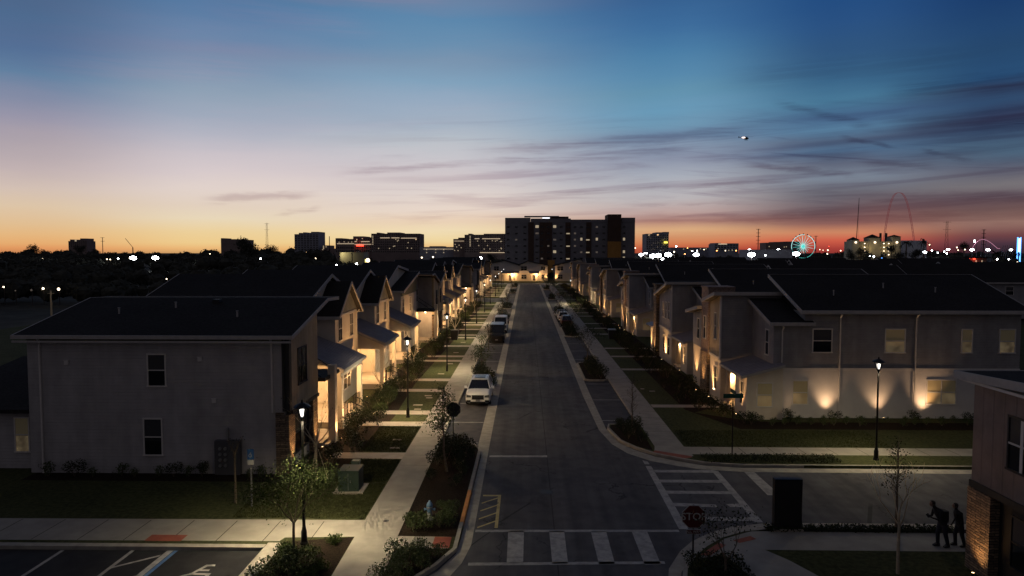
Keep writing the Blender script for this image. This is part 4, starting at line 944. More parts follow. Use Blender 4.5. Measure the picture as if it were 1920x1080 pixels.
for x, y, s in ((-9.3, 25.9, .8), (-9.0, 25.2, .85), (-8.3, 25.5, .8), (-8.9, 24.6, .95), (-8.2, 24.6, .9), (-9.3, 24.2, .9), (-7.6, 24.4, .7), (-8.5, 23.8, .95), (-7.7, 23.6, .8), (-9.4, 23.3, .9)):
    bush(3 if s < .9 else 0, x, y, s, 'leafy shrub in the bed under the green drooping tree', 'shrubs under the green tree')
# foot of the first side wall
for x, s in ((-25, .9), (-23.6, 1.1), (-22.6, .8), (-21.2, .9), (-20.4, .75), (-19.2, .8), (-18.4, .95), (-17.6, .85), (-16.9, 1.0), (-14.4, .8), (-13.8, .9)):
    bush(1 if s > .9 else 2, x, 34.65 + rnd.uniform(-.15, .15), s * (.7 if s > .9 else 1.2), 'small dark shrub along the foot of the white side wall', 'shrubs at the white side wall')
# beds in front of the left row
y = 37.0
while y < 156:
    k = rnd.choice((0, 1, 1, 1))
    bush(k, -10.6 + rnd.uniform(-.55, .5), y, rnd.uniform(.75, 1.15), 'dark shrub in the mulch bed along the left townhouse row', 'shrubs before the left row')
    if rnd.random() < .5: bush(1, -11.5 + rnd.uniform(-.3, .3), y + .8, rnd.uniform(.9, 1.35), 'dark shrub in the mulch bed along the left townhouse row', 'shrubs before the left row')
    y += rnd.uniform(1.3, 2.4) * (1 if y < 95 else 1.6)
y = 50.5
while y < 235:
    bush(1, 13.0 + rnd.uniform(-.7, .55), y, rnd.uniform(.75, 1.25), 'dark shrub in the mulch bed along the right townhouse row', 'shrubs before the right row')
    if rnd.random() < .55: bush(1, 12.3 + rnd.uniform(-.4, .4), y + .8, rnd.uniform(.6, 1.0), 'dark shrub in the mulch bed along the right townhouse row', 'shrubs before the right row')
    y += rnd.uniform(1.3, 2.3) * (1 if y < 100 else 1.7)
x = 16.2
while x < 34:
    bush(rnd.choice((1, 2, 2)), x, 47.0 + rnd.uniform(-.25, .2), rnd.uniform(.7, 1.0), 'dark low shrub along the foot of the uplit side wall', 'shrubs at the uplit side wall')
    if rnd.random() < .7: bush(2, x + .4, 46.2 + rnd.uniform(-.4, .2), rnd.uniform(.8, 1.1), 'dark low shrub along the foot of the uplit side wall', 'shrubs at the uplit side wall')
    x += rnd.uniform(.7, 1.1)
for x, y, s in ((14.2, 48.6, .9), (14.9, 46.5, .85), (13.8, 50.0, .9), (15.3, 46.2, .7)): bush(1, x, y, s, 'dark shrub at the corner of the porch behind the street name sign', 'shrubs at the porch corner')
for x, y, s in ((6.4, 42.4, .7), (6.9, 43.4, .8), (6.3, 44.2, .8), (7.1, 44.8, .75), (6.2, 45.3, .6), (7.1, 41.7, .6)): bush(1, x, y, s, 'dark shrub in the rounded corner bed across the side street', 'shrubs in the rounded corner bed')
def island_shrubs(L, x0, x1, side):
    for n, (a, b) in enumerate(L):
        y = a + .7
        while y < b - .4:
            bush(1, rnd.uniform(x0, x1), y, rnd.uniform(.8, 1.1), f'dark shrub in the {ORD[n]} planted island of the {side} parking lane', f'shrubs in the {side} parking islands')
            y += rnd.uniform(.9, 1.5) * (1 if a < 110 else 1.6)
island_shrubs(ISL_L, -4.7, -3.4, 'left'); island_shrubs(ISL_R, 5.9, 7.0, 'right')
bush(0, -2.9, 59.4, .8, 'leafy shrub showing past the white SUV at the road side', None)
mb = MB()
for _ in range(2600):
    x = rnd.uniform(10.0, 17.5); mb.leaf((x, rnd.uniform(37.65, 38.85), rnd.uniform(.02, .22)), .11, rnd)
tag(mb.build('ground_cover', M['leafd']), 'low dark ground cover between pavement and side street', None, None, 'stuff')
mb = MB()
for _ in range(2600): mb.leaf((rnd.uniform(6.0, 8.2), rnd.uniform(22, 26.0), rnd.uniform(.02, .24)), .11, rnd)
for _ in range(2500): mb.leaf((rnd.uniform(10.1, 18), rnd.uniform(28.2, 28.75), rnd.uniform(.02, .2)), .11, rnd)
tag(mb.build('ground_cover', M['leafd']), 'low dark ground cover in the beds by the stop sign', None, None, 'stuff')
# short grass blades where the lawns are near
mb = MB()
def blades(n, x0, x1, y0, y1):
    for _ in range(n):
        x, y = rnd.uniform(x0, x1), rnd.uniform(y0, y1); a = rnd.uniform(0, 6.28); c, s = math.cos(a) * .02, math.sin(a) * .02; hh = rnd.uniform(.04, .10)
        mb.add([(x - c, y - s, 0), (x + c, y + s, 0), (x + rnd.uniform(-.03, .03), y + rnd.uniform(-.03, .03), hh)], [(0, 1, 2)])
blades(16000, -13, -7.1, 29.3, 33.8); blades(5500, -9.8, -7.1, 34, 37.9); blades(6500, -9.8, -7.1, 39.3, 45.2); blades(9000, 9.7, 22, 40.8, 44.6)
tag(mb.build('grass', M['grass']), 'short lawn grass', None, None, 'stuff')

# trees: limbs as tapered tubes grown outwards, leaves hung along the twigs
def grow(mb, p, d, ln, r, lvl, tips, rnd, up=.25, spread=.55, kidsn=(2, 3), sides=5, droop=0):
    pts = [Vector(p)]; rs = [r]; cur = Vector(p); dd = Vector(d).normalized(); n = 3
    for i in range(n):
        dd = (dd + Vector((rnd.gauss(0, .12), rnd.gauss(0, .12), rnd.gauss(0, .08) + up * .12 - droop * .3 * i))).normalized()
        cur = cur + dd * ln / n; pts.append(cur.copy()); rs.append(max(.004, r * (1 - .45 * (i + 1) / n)))
    mb.tube(pts, rs, sides, cap=False)
    tips.append((pts[2], lvl)); tips.append((pts[3], lvl))
    if lvl <= 0: return
    for _ in range(rnd.randint(*kidsn)):
        a = rnd.uniform(0, 6.28); o = Vector((math.cos(a), math.sin(a), 0)) * spread
        grow(mb, pts[rnd.choice((2, 3, 3))], dd + o + Vector((0, 0, up * .4 - droop)), ln * rnd.uniform(.6, .82), rs[-1] * .78, lvl - 1, tips, rnd, up, spread, kidsn, max(3, sides - 1), droop)
def tree(name, label, loc, h, trunk_h, crown_r, leafn, leafm, size, seed, levels=3, lean=(0, 0), stakes=False, droop=0, narrow=False, group=None, cat='tree', bark='bark'):
    rnd = random.Random(seed); t = thing(name, label, cat, loc, group, world=False)
    tr = MB(); tips = []; top = Vector((lean[0], lean[1], trunk_h))
    r0 = .03 + h * .008
    tr.tube([(0, 0, -.05), top * .5 + Vector((rnd.uniform(-.03, .03), 0, 0)), top], [r0, r0 * .85, r0 * .7], 7)
    br = MB(); ch = h - trunk_h
    if narrow:      # one leader with many short side limbs
        lead = [top + Vector((rnd.uniform(-.05, .05), rnd.uniform(-.05, .05), ch * k / 5)) for k in range(6)]
        br.tube(lead, [r0 * .7 * (1 - k / 6) + .006 for k in range(6)], 5)
        for k in range(26):
            q = rnd.uniform(0, .92); a = rnd.uniform(0, 6.28); b = top + Vector((0, 0, ch * q)); ln = crown_r * (1.05 - q * .75) * rnd.uniform(.6, 1.1)
            grow(br, b, (math.cos(a), math.sin(a), .75), ln * .6, r0 * .3, 1, tips, rnd, .3, .5, (2, 2), 4)
    else:
        for k in range(rnd.randint(4, 5)):
            a = 6.28 * k / 4.5 + rnd.uniform(-.3, .3)
            grow(br, top - Vector((0, 0, rnd.uniform(0, trunk_h * .12))), (math.cos(a) * .6, math.sin(a) * .6, 1), ch * .42, r0 * .5, levels - 1, tips, rnd, .35 - droop, .6, (2, 3), 5, droop)
        s = 1
    lf = MB()
    if leafn:
        for k in range(leafn):
            p, l = rnd.choice(tips); q = crown_r * .22
            lf.leaf((p.x + rnd.gauss(0, q), p.y + rnd.gauss(0, q), p.z + rnd.gauss(0, q * .8) - droop * rnd.uniform(0, .6)), size, rnd)
    tr.build('trunk', M[bark], t)
    c = br.build('crown', M[bark], t)
    if leafn: lf.build('leaves', M[leafm], c)
    if stakes:
        s = MB()
        for k in range(3):
            a = R(20 + 120 * k); s.bar((math.cos(a) * .55, math.sin(a) * .55, 0), (math.cos(a) * .08, math.sin(a) * .08, trunk_h * .85), .035)
        s.build('stake', M['wood'], t)
    return t
tree('green_tree', 'leafy green tree with drooping twigs at the corner of the parking lot', (-8.65, 24.75, 0), 4.1, 1.7, 1.25, 5600, 'leafg', .075, 4, 4, droop=.09)
tree('young_tree', 'slender dark-leaved tree in the planted island before the parking bays', (-4.22, 35.8, 0), 4.6, 1.35, 1.1, 1500, 'leaf', .11, 8, narrow=True, lean=(-.2, 0))
tree('young_tree', 'slender upright tree in the parking island behind the white SUV', (-4.3, 65.4, 0), 3.7, .9, 1.25, 1500, 'leaf', .12, 9, narrow=True)
for n, (y, s) in enumerate(((82, 3.2), (104.5, 3.6), (120, 3.6), (146, 3.8), (199, 3.6), (231, 4))):
    tree('young_tree', ['thin tree at the kerb beside the black and white vans', 'dark young tree in the second island of the left parking lane', 'dark young tree in the third island of the left parking lane', 'dark young tree in the fourth island of the left parking lane', 'dark young tree in the fifth island of the left parking lane', 'dark young tree in the sixth island of the left parking lane'][n],
         (-4.6 if n == 0 else -4.2, y, 0), s, .9, 1.0, 420, 'leafd', .13, 20 + n, narrow=True)
tree('staked_tree', 'bare pale-barked young tree held by wooden stakes beside the first stone front', (-10.75, 34.3, 0), 4.9, 1.9, 1.2, 40, 'leafd', .08, 31, 4, stakes=True, bark='wood')
tree('bare_tree', 'bare multi-branched tree between the first and second cream porches', (-11.5, 53.6, 0), 4.6, 1.2, 1.5, 0, None, 0, 33, 4, stakes=True, bark='wood', group='bare trees before the left row')
tree('bare_tree', 'bare multi-branched tree between the second and third cream porches', (-11.4, 68.5, 0), 4.6, 1.2, 1.5, 0, None, 0, 34, 4, bark='wood', group='bare trees before the left row')
tree('bare_tree', 'bare pale tree lit orange at the far end of the nearest left block', (-9.9, 94.0, 0), 5.0, 1.3, 1.5, 0, None, 0, 35, 4, bark='wood', group='bare trees before the left row')
tree('bare_tree', 'bare pale tree far up the left row by the cross street', (-10.0, 131, 0), 5.0, 1.3, 1.6, 0, None, 0, 36, 4, bark='wood', group='bare trees before the left row')
tree('bare_tree', 'bare pale tree at the far end of the middle block on the left', (-10.0, 152, 0), 5.0, 1.3, 1.6, 0, None, 0, 37, 4, bark='wood', group='bare trees before the left row')
tree('thin_sapling', 'thin dark sapling before the white side wall beside the blue parking sign', (-13.55, 31.0, 0), 3.6, 2.4, .45, 30, 'leafd', .07, 38, 2)
tree('young_tree', 'thin nearly bare tree in the rounded corner bed across the side street', (6.85, 43.85, 0), 3.9, 1.2, .8, 60, 'leafd', .08, 40, narrow=True)
tree('round_tree', 'small dark round-crowned tree in the nearest right parking island', (6.4, 71.0, 0), 4.0, 1.4, 1.2, 900, 'leafd', .14, 41, 4)
for n, (y, s) in enumerate(((98, 4.6), (131, 4.4), (174, 4.5), (220, 4.5))):
    tree('round_tree', f'dark leafy tree in the {ORD[n + 1]} island of the right parking lane', (6.4, y, 0), s, 1.2, 1.3, 800, 'leafd', .16, 50 + n, 4)
tree('bare_tree', 'bare reddish tree beside the near right building, caught by its uplight', (13.55, 24.6, 0), 4.3, 1.9, 1.1, 0, None, 0, 60, 4, bark='wood')
tree('young_tree', 'slender dark tree by the kerb of the side street near the two people', (15.6, 28.55, 0), 4.0, 1.5, .8, 420, 'leafd', .09, 61, narrow=True)
tree('dark_bush_tree', 'wispy dark small tree behind the stop sign', (7.2, 24.3, 0), 2.4, .6, 1.1, 420, 'leafd', .10, 62, 4)

# ------------------------------------------------------------------ street furniture
h = thing('fire_hydrant', 'silver fire hydrant with a blue cap in the planted island', 'fire hydrant', (-4.23, 29.3, 0), world=False)
MB().lathe([(.17, 0), (.17, .04), (.11, .05), (.11, .52), (.14, .54), (.14, .58)], 14).build('barrel', M['hsilver'], h, True)
MB().lathe([(.14, .58), (.135, .66), (.10, .74), (.05, .79), (.04, .84), (.0, .85)], 14).build('bonnet', M['hblue'], h, True)
for a, r_ in ((-90, .07), (0, .055), (180, .055)):
    d = Vector((math.cos(R(a)), math.sin(R(a)), 0)); MB().tube([d * .09 + Vector((0, 0, .45)), d * .19 + Vector((0, 0, .45)), d * .2 + Vector((0, 0, .45)), d * .24 + Vector((0, 0, .45))], [r_ * .8, r_ * .8, r_ * 1.15, r_ * 1.1], 10).build('outlet', M['hblue'], h)
h = thing('transformer_box', 'dark green transformer box on a concrete pad on the left lawn', 'utility box', (-8.65, 33.0, 0), world=False)
MB().box(-.72, -.72, -.05, .72, .72, .07).build('pad', M['path_con'], h)
MB().box(-.5, -.5, .07, .5, .5, 1.0).build('cabinet', M['utilg'], h)
MB().yprism([(-.53, 1.003), (.53, 1.003), (.50, 1.09), (-.50, 1.09)], -.53, .53).build('lid', M['utilg'], h)
MB().box(-.02, -.512, .12, -.005, -.503, .95).box(.08, -.53, .5, .13, -.503, .62).build('handle', M['steel'], h)
h = thing('pedestal_box', 'small pale green utility pedestal behind the transformer box', 'utility box', (-9.0, 35.4, 0), world=False)
MB().box(-.2, -.15, 0, .2, .15, .62).build('post', M['utill'], h); MB().yprism([(-.23, .603 + .02), (.23, .623), (.2, .72), (-.2, .72)], -.18, .18).build('lid', M['utill'], h)
h = thing('meter_bank', 'grey bank of electricity meters against the white side wall', 'meter bank', (-15.65, 35.0, 0), world=False)
MB().box(-.66, -.12, .05, .66, .19, 1.85).build('cabinet', plain('meter_grey', (.10, .10, .11), .5, .3), h)
for i in range(2):
    for j in range(4): MB().tube([(-.35 + .28 * i, -.12, .55 + .3 * j), (-.35 + .28 * i, -.19, .55 + .3 * j)], .085, 10).build('meter', M['steel'], h)
MB().box(-.05, -.02, 1.853, .05, .08, 2.5).build('conduit', M['steel'], h)
def signpost(mb, x, z): mb.box(x - .03, -.02, -.05, x + .03, .02, z)
def text(body, size, loc, rot, mat, parent, name='lettering', depth=.002):
    c = bpy.data.curves.new(name, 'FONT'); c.body = body; c.size = size; c.align_x = 'CENTER'; c.align_y = 'CENTER'; c.extrude = depth; c.offset = size * .012
    o = bpy.data.objects.new(name, c); COL.objects.link(o); c.resolution_u = 3; c.materials.append(mat)
    me = bpy.data.meshes.new_from_object(o); bpy.data.objects.remove(o); o = bpy.data.objects.new(name, me); COL.objects.link(o)
    o.location = loc; o.rotation_euler = rot; o.parent = parent; return o
M['red'] = noisy('sign_red', (.085, .010, .010), (.105, .012, .012), 3, .5, 0); M['white'] = plain('sign_white', (.5, .5, .48), .5); M['blue'] = plain('sign_blue', (.02, .09, .26), .5); M['green'] = plain('sign_green', (.01, .09, .055), .45); M['grey'] = plain('sign_back', (.04, .04, .042), .6, .3)
def octo(r): return [(r * math.cos(R(22.5 + 45 * k)), r * math.sin(R(22.5 + 45 * k))) for k in range(8)]
h = thing('stop_sign', 'red stop sign facing the camera with an all way plate below', 'stop sign', (6.41, 25.8, 0), world=False)
m = MB(); signpost(m, 0, 2.05); m.build('post', M['grey'], h)
b = MB().ext([(x, -.055, 1.6 + z) for x, z in octo(.485)], (0, .012, 0)).build('border', M['white'], h)
MB().ext([(x, -.062, 1.6 + z) for x, z in octo(.455)], (0, .006, 0)).build('face', M['red'], h)
text('STOP', .40, (0, -.066, 1.6), (R(90), 0, 0), M['white'], h)
q = MB().box(-.28, -.05, .93, .28, -.035, 1.1).build('plate', M['white'], h); MB().box(-.265, -.056, .945, .265, -.051, 1.085).build('plate_face', M['red'], q); text('ALL WAY', .13, (0, -.060, 1.015), (R(90), 0, 0), M['white'], q)
h = thing('stop_sign', 'stop sign seen from its dark back beside the thin leafy island tree', 'stop sign', (-4.36, 40.3, 0), world=False)
m = MB(); signpost(m, 0, 2.7); m.build('post', M['grey'], h)
MB().ext([(x, .03, 2.3 + z) for x, z in octo(.46)], (0, .012, 0)).build('back', M['grey'], h); MB().ext([(x, .046, 2.3 + z) for x, z in octo(.43)], (0, .006, 0)).build('face', M['red'], h)
text('STOP', .36, (0, .056, 2.3), (R(90), 0, R(180)), M['white'], h)
h = thing('street_name_sign', 'green street name blades on a pole before the right corner porch', 'street sign', (11.88, 39.1, 0), world=False)
m = MB().tube([(0, 0, 0), (0, 0, 3.3)], .035, 8); m.build('pole', M['black'], h)
MB().box(-.55, -.015, 3.33, .60, .015, 3.58).build('blade', M['green'], h); MB().box(-.015, -.5, 3.60, .015, .5, 3.82).build('blade', M['green'], h)
h = thing('parking_sign', 'blue accessible parking sign on a thin pole before the white side wall', 'sign', (-12.62, 30.6, 0), world=False)
m = MB(); signpost(m, 0, 2.72); m.build('pole', M['steel'], h)
MB().box(-.15, -.045, 2.22, .15, -.03, 2.70).build('plate', M['blue'], h)
m = MB(); [m.add([(x, -.049, z) for x, z in [(p[0] * .12 + 1.464 - .02, p[1] * .12 - 2.85 + 2.40) for p in poly]], [(0, 1, 2, 3)]) for poly in sym if len(poly) == 4]; m.build('symbol', M['white'], h)
MB().box(-.15, -.045, 1.98, .15, -.03, 2.19).build('lower_plate', M['white'], h)
h = thing('directory_board', 'tall black board on a concrete foot beside the side street', 'board', (11.0, 28.5, 0), world=False)
MB().box(-.62, -.25, -.02, .62, .25, .08).build('foot', M['path_con'], h); MB().box(-.54, -.13, .08, .54, .13, 2.15).build('panel', plain('black_panel', (.008, .008, .009), .6), h)
MB().box(-.57, -.15, 2.153, .57, .15, 2.2).box(-.57, -.15, .08, -.543, .15, 2.15).box(.543, -.15, .08, .57, .15, 2.15).build('frame', M['black'], h)
for n, (x, y, lab) in enumerate(((11.6, 92.3, 'black waste bin on the lawn beside the right townhouse bed'), (-9.6, 90.8, 'black waste bin on the lawn before the flat-fronted townhouse'))):
    h = thing('waste_bin', lab, 'bin', (x, y, 0), 'waste bins on the lawns', world=False)
    MB().yprism([(-.4, 0), (.4, 0), (.5, 1.2), (-.5, 1.2)], -.45, .45).build('body', M['darktrim'], h); MB().yprism([(-.54, 1.203), (.54, 1.203), (.5, 1.32), (-.5, 1.32)], -.5, .5).build('lid', M['steel'] if n == 0 else M['darktrim'], h)

# ------------------------------------------------------------------ vehicles (front at -Y in their own coordinates)
M['carwhite'] = plain('white_car_paint', (.85, .84, .82), .28); M['carblack'] = plain('black_car_paint', (.010, .010, .012), .3); M['carred'] = plain('dark_red_paint', (.09, .012, .012), .3); M['carsilver'] = plain('silver_car_paint', (.36, .37, .40), .3, .3)
M['tyre'] = plain('tyre_rubber', (.012, .012, .012), .85); M['rim'] = plain('alloy_rim', (.35, .35, .36), .35, .8); M['chrome'] = plain('chrome', (.5, .5, .52), .2, 1)
M['darkchrome'] = plain('dark_chrome', (.10, .10, .11), .35, .8); M['headlamp'] = plain('headlamp_lens', (.10, .105, .115), .08); M['taillamp'] = plain('tail_lamp', (.20, .012, .01), .2); M['carglass'] = plain('car_glass', (.008, .009, .012), .05, 0, .7)
def loft(mb, secs):
    n = len(secs[0]); vs = [p for s in secs for p in s]; k = len(secs)
    fs = [(i*n+j, i*n+(j+1) % n, (i+1)*n+(j+1) % n, (i+1)*n+j) for i in range(k-1) for j in range(n)]
    fs += [tuple(range(n-1, -1, -1)), tuple(range((k-1)*n, k*n))]
    return mb.add(vs, fs)
def sec(y, hw, zb, zt, crown=.03):
    h = [(hw * .84, zb), (hw * .96, zb + .10), (hw, zb + (zt - zb) * .42), (hw * .985, zb + (zt - zb) * .78), (hw * .93, zt - .02), (hw * .80, zt + crown * .5), (hw * .40, zt + crown)]
    return [(x, y, z) for x, z in h] + [(-x, y, z) for x, z in h[::-1]]
def car(name, label, cat, loc, rz, paint, L, W, secs, gh, wheel_r, axles, van=False, bumper=None, rear=False, sunroof=False, plate=True, group=None):
    t = thing(name, label, cat, loc, group, world=False, rz=rz); hw = W / 2
    b = MB(); loft(b, [sec(*q) for q in secs]); body = b.build('body', M[paint], t, True)
    md = body.modifiers.new('smooth', 'SUBSURF'); md.levels = md.render_levels = 1
    (y0, y1, y2, y3, zb, zr, wb, wr) = gh            # windscreen base, roof front, roof rear, rear glass base
    g = MB(); A = [(-wb, y0, zb), (wb, y0, zb), (wb, y3, zb), (-wb, y3, zb)]; B = [(-wr, y1, zr), (wr, y1, zr), (wr, y2, zr), (-wr, y2, zr)]
    g.add(A + B, [(0,1,5,4), (1,2,6,5), (2,3,7,6), (3,0,4,7), (4,5,6,7)]); cab = g.build('window_glass', M['carglass'], t)
    r = MB(); e = .03
    loft(r, [[(-wr*a, y, zr + z), (-wr*a, y, zr+.02 + z), (-wr*.6*a, y, zr + .06 + z), (wr*.6*a, y, zr + .06 + z), (wr*a, y, zr + .02 + z), (wr*a, y, zr + z)] for y, a, z in ((y1 - .04, .96, -.01), (y1 + .25, 1.02, .01), ((y1 + y2) / 2, 1.03, .02), (y2 - .2, 1.02, .005), (y2 + .03, .97, -.02))])
    for sx in (-1, 1):
        for p, q in ((A[1], B[1]), (A[2], B[2])): r.bar((p[0] * sx, p[1], p[2]), (q[0] * sx, q[1], q[2] + .02), .085)
        for f in ((.38, .66) if not van else (.34,)):
            ya = y0 + (y3 - y0) * (f + .03); yb_ = y1 + (y2 - y1) * f; r.bar((wb * sx, ya, zb), (wr * sx, yb_, zr), .07)
    if van:                                          # closed panel sides behind the cab
        for sx in (-1, 1):
            yv = y0 + (y3 - y0) * .42
            r.add([(wb*1.005*sx, yv, zb), (wb*1.005*sx, y3, zb), (wr*1.005*sx, y2, zr), (wr*1.005*sx, yv, zr)], [(0,1,2,3)])
    roof = r.build('roof', M[paint], t)
    if sunroof: MB().box(-wr * .66, y1 + .18, zr + .072, wr * .66, y1 + 1.5, zr + .115).build('sunroof', M['carglass'], roof)
    if not van:
        MB().bar((-wr*.93, y1 + .35, zr + .10), (-wr*.93, y2 - .2, zr + .10), .035).bar((wr*.93, y1 + .35, zr + .10), (wr*.93, y2 - .2, zr + .10), .035).build('roof_rails', M['chrome'], roof)
    for sx in (-1, 1):
        m = MB().box(sx * (wb + .02), y0 + .42, zb + .02, sx * (wb + .12), y0 + .50, zb + .08).box(sx * (wb + .10), y0 + .36, zb + .0, sx * (wb + .30), y0 + .54, zb + (.18 if not van else .36))
        m.build('mirror', M[paint if not van else 'carblack'], t)
        for ya in axles:
            wx = sx * (hw - .12); w_ = MB().tube([(wx - .11, ya, wheel_r), (wx - .09, ya, wheel_r), (wx + .09, ya, wheel_r), (wx + .11, ya, wheel_r)], [wheel_r * .93, wheel_r, wheel_r, wheel_r * .93], 18).build('wheel', M['tyre'], t)
            rm = MB(); xo = wx + sx * .112
            rm.tube([(xo - sx * .02, ya, wheel_r), (xo + sx * .004, ya, wheel_r)], [wheel_r * .68, wheel_r * .66], 14); rm.build('rim', M['rim'], w_)
    return t
def front_face(t, W, zg0, zg1, gw, yf, zl0, zl1, lamp_w, intake=True, emblem=True, dark=False):
    hw = W / 2
    g = MB().box(-gw, yf - .03, zg0, gw, yf + .10, zg1); o = g.build('grille', M['carblack'], t)
    s = MB()
    for k in range(7): x = -gw * .85 + gw * 1.7 * k / 6; s.box(x - .012, yf - .045, zg0 + .03, x + .012, yf - .031, zg1 - .03)
    s.box(-gw - .02, yf - .04, zg1, gw + .02, yf + .06, zg1 + .025).box(-gw - .02, yf - .04, zg0 - .025, gw + .02, yf + .06, zg0); s.build('slats', M['darkchrome'] if not dark else M['darktrim'], o)
    if emblem: MB().bar((-gw * .45, yf - .052, zg1 - .04), (gw * .45, yf - .052, zg0 + .04), .025).tube([(0, yf - .05, (zg0+zg1)/2), (0, yf - .065, (zg0+zg1)/2)], .06, 10).build('emblem', M['chrome'], o)
    for sx in (-1, 1):
        a = MB(); x0, x1 = sx * (gw + .06), sx * (gw + .06 + lamp_w)
        loft(a, [[(x0, yf - .015, zl0 + .03), (x0, yf - .015, zl1 - .02), (x0, yf + .16, zl1 + .03), (x0, yf + .16, zl0)], [(x1, yf + .02, zl0 + .02), (x1, yf + .02, zl1 + .03), (x1, yf + .34, zl1 + .10), (x1, yf + .34, zl0)]])
        a.build('headlight', M['headlamp'] if not dark else M['darktrim'], t)
        if intake: MB().box(sx * (hw * .56), yf - .02, .33, sx * (hw * .90), yf + .2, .50).build('side_intake', M['carblack'], t)
    if intake:
        i = MB().box(-hw * .60, yf - .03, .27, hw * .60, yf + .1, .38); i.build('lower_intake', M['carblack'], t)
    MB().box(-.16, yf - .055, zg0 - .17, .16, yf - .03, zg0 - .03).build('licence_plate', M['steel'], t)
suv = car('parked_suv', 'white SUV with glass roof parked facing the camera on the left', 'car', (-3.72, 54.3, ZR), 0, 'carwhite', 4.95, 1.96,
    [(-2.48, .80, .30, .80, .01), (-2.46, .90, .24, .90, .02), (-2.36, .96, .22, .99, .03), (-1.9, .98, .22, 1.06, .05), (-1.2, .98, .22, 1.12, .05), (0, .98, .22, 1.14, .02), (1.6, .98, .24, 1.15, .02), (2.2, .95, .28, 1.14, .02), (2.42, .86, .34, 1.0, .02), (2.47, .74, .42, .8, .01)],
    (-1.25, -.30, 1.75, 2.36, 1.10, 1.70, .88, .66), .38, (-1.52, 1.46), sunroof=True)
front_face(suv, 1.96, .58, .86, .46, -2.485, .68, .87, .36)
van1 = car('parked_van', 'black van parked facing the camera beyond the white SUV', 'van', (-3.85, 90.6, ZR), 0, 'carblack', 5.6, 2.0,
    [(-2.8, .80, .34, .85, .01), (-2.74, .95, .28, 1.05, .03), (-2.4, 1.0, .26, 1.22, .05), (-1.7, 1.0, .26, 1.36, .05), (0, 1.0, .26, 1.4, .01), (2.5, 1.0, .3, 1.4, .01), (2.76, .98, .34, 1.36, .01), (2.8, .93, .4, 1.2, .01)],
    (-1.95, -1.15, 2.6, 2.74, 1.34, 2.28, .93, .84), .36, (-1.8, 1.6), van=True)
front_face(van1, 2.0, .62, .95, .56, -2.79, .85, 1.12, .26, dark=True)
van2 = car('parked_van', 'white van with a dark windscreen parked behind the black van', 'van', (-3.8, 101.5, ZR), 0, 'carwhite', 5.4, 2.0,
    [(-2.7, .80, .34, .85, .01), (-2.64, .95, .28, 1.05, .03), (-2.3, 1.0, .26, 1.22, .05), (-1.6, 1.0, .26, 1.36, .05), (0, 1.0, .26, 1.4, .01), (2.4, 1.0, .3, 1.4, .01), (2.66, .98, .34, 1.36, .01), (2.7, .93, .4, 1.2, .01)],
    (-1.85, -1.05, 2.5, 2.64, 1.34, 2.25, .93, .84), .36, (-1.7, 1.5), van=True)
front_face(van2, 2.0, .62, .95, .56, -2.69, .85, 1.12, .26)
def rear_face(t, W, yr, z0, z1):
    for sx in (-1, 1): MB().box(sx * W * .34, yr - .12, z0, sx * W * .455, yr + .02, z1).build('taillight', M['taillamp'], t)
    MB().box(-.17, yr - .02, z0 - .18, .17, yr + .02, z0 - .04).build('licence_plate', M['steel'], t)
SED = [(-2.4, .70, .30, .58, .01), (-2.34, .84, .24, .72, .02), (-2.1, .90, .2, .84, .03), (-1.2, .91, .2, .94, .04), (0, .91, .2, .96, .02), (1.4, .91, .22, .98, .02), (2.1, .88, .28, .98, .02), (2.36, .78, .36, .86, .01), (2.4, .70, .42, .72, .01)]
for k, (y, paint, lab, tall) in enumerate(((111.6, 'carred', 'dark red car with a pale roof, nearest of the three parked up the right lane', 1), (120.5, 'carwhite', 'white car with a dark rear window, middle of the three parked up the right lane', 1), (130.5 - 6.5, 'carsilver', 'silver car, farthest of the three parked up the right lane', 0))):
    y = (110.5, 117.2, 123.6)[k]
    zr = 1.66 if tall else 1.42
    c = car('parked_car', lab, 'car', (6.3 if k else 6.45, y, ZR), R(180), paint, 4.8, 1.84, SED if not tall else [(a, b_, c_, d * 1.12, e_) for a, b_, c_, d, e_ in SED], (-1.1, -.2, 1.5, 2.2, .94 if not tall else 1.05, zr, .82, .62), .34, (-1.45, 1.42), group='cars parked up the right lane')
    rear_face(c, 1.84, 2.42, .62, .88); front_face(c, 1.84, .5, .68, .4, -2.38, .58, .72, .3)
    for q in c.children:
        if q.name.startswith('roof') and k == 0: q.data.materials[0] = M['carsilver']

# ------------------------------------------------------------------ the two people by the kerb
M['cloth'] = noisy('dark_coat', (.010, .010, .013), (.018, .018, .022), 12, .9, .3, 60); M['navy'] = noisy('navy_trousers', (.012, .013, .022), (.018, .020, .032), 12, .9, .3, 60)
M['skin'] = noisy('skin', (.28, .17, .12), (.33, .20, .14), 10, .6, .05); M['hair'] = noisy('dark_hair', (.012, .009, .007), (.022, .016, .012), 30, .7, .4, 80); M['pack'] = noisy('backpack_fabric', (.014, .014, .016), (.024, .022, .022), 20, .9, .3, 80)
def skin_body(name, mat, joints, edges, root, parent):
    me = bpy.data.meshes.new(name); me.from_pydata([j[0] for j in joints], edges, []); me.materials.append(mat)
    o = bpy.data.objects.new(name, me); COL.objects.link(o); o.parent = parent
    md = o.modifiers.new('skin', 'SKIN'); md.use_smooth_shade = True
    for i, j in enumerate(joints):
        v = me.skin_vertices[0].data[i]; r = j[1]; v.radius = r if hasattr(r, '__len__') else (r, r); v.use_root = (i == root)
    s = o.modifiers.new('smooth', 'SUBSURF'); s.levels = s.render_levels = 2
    return o
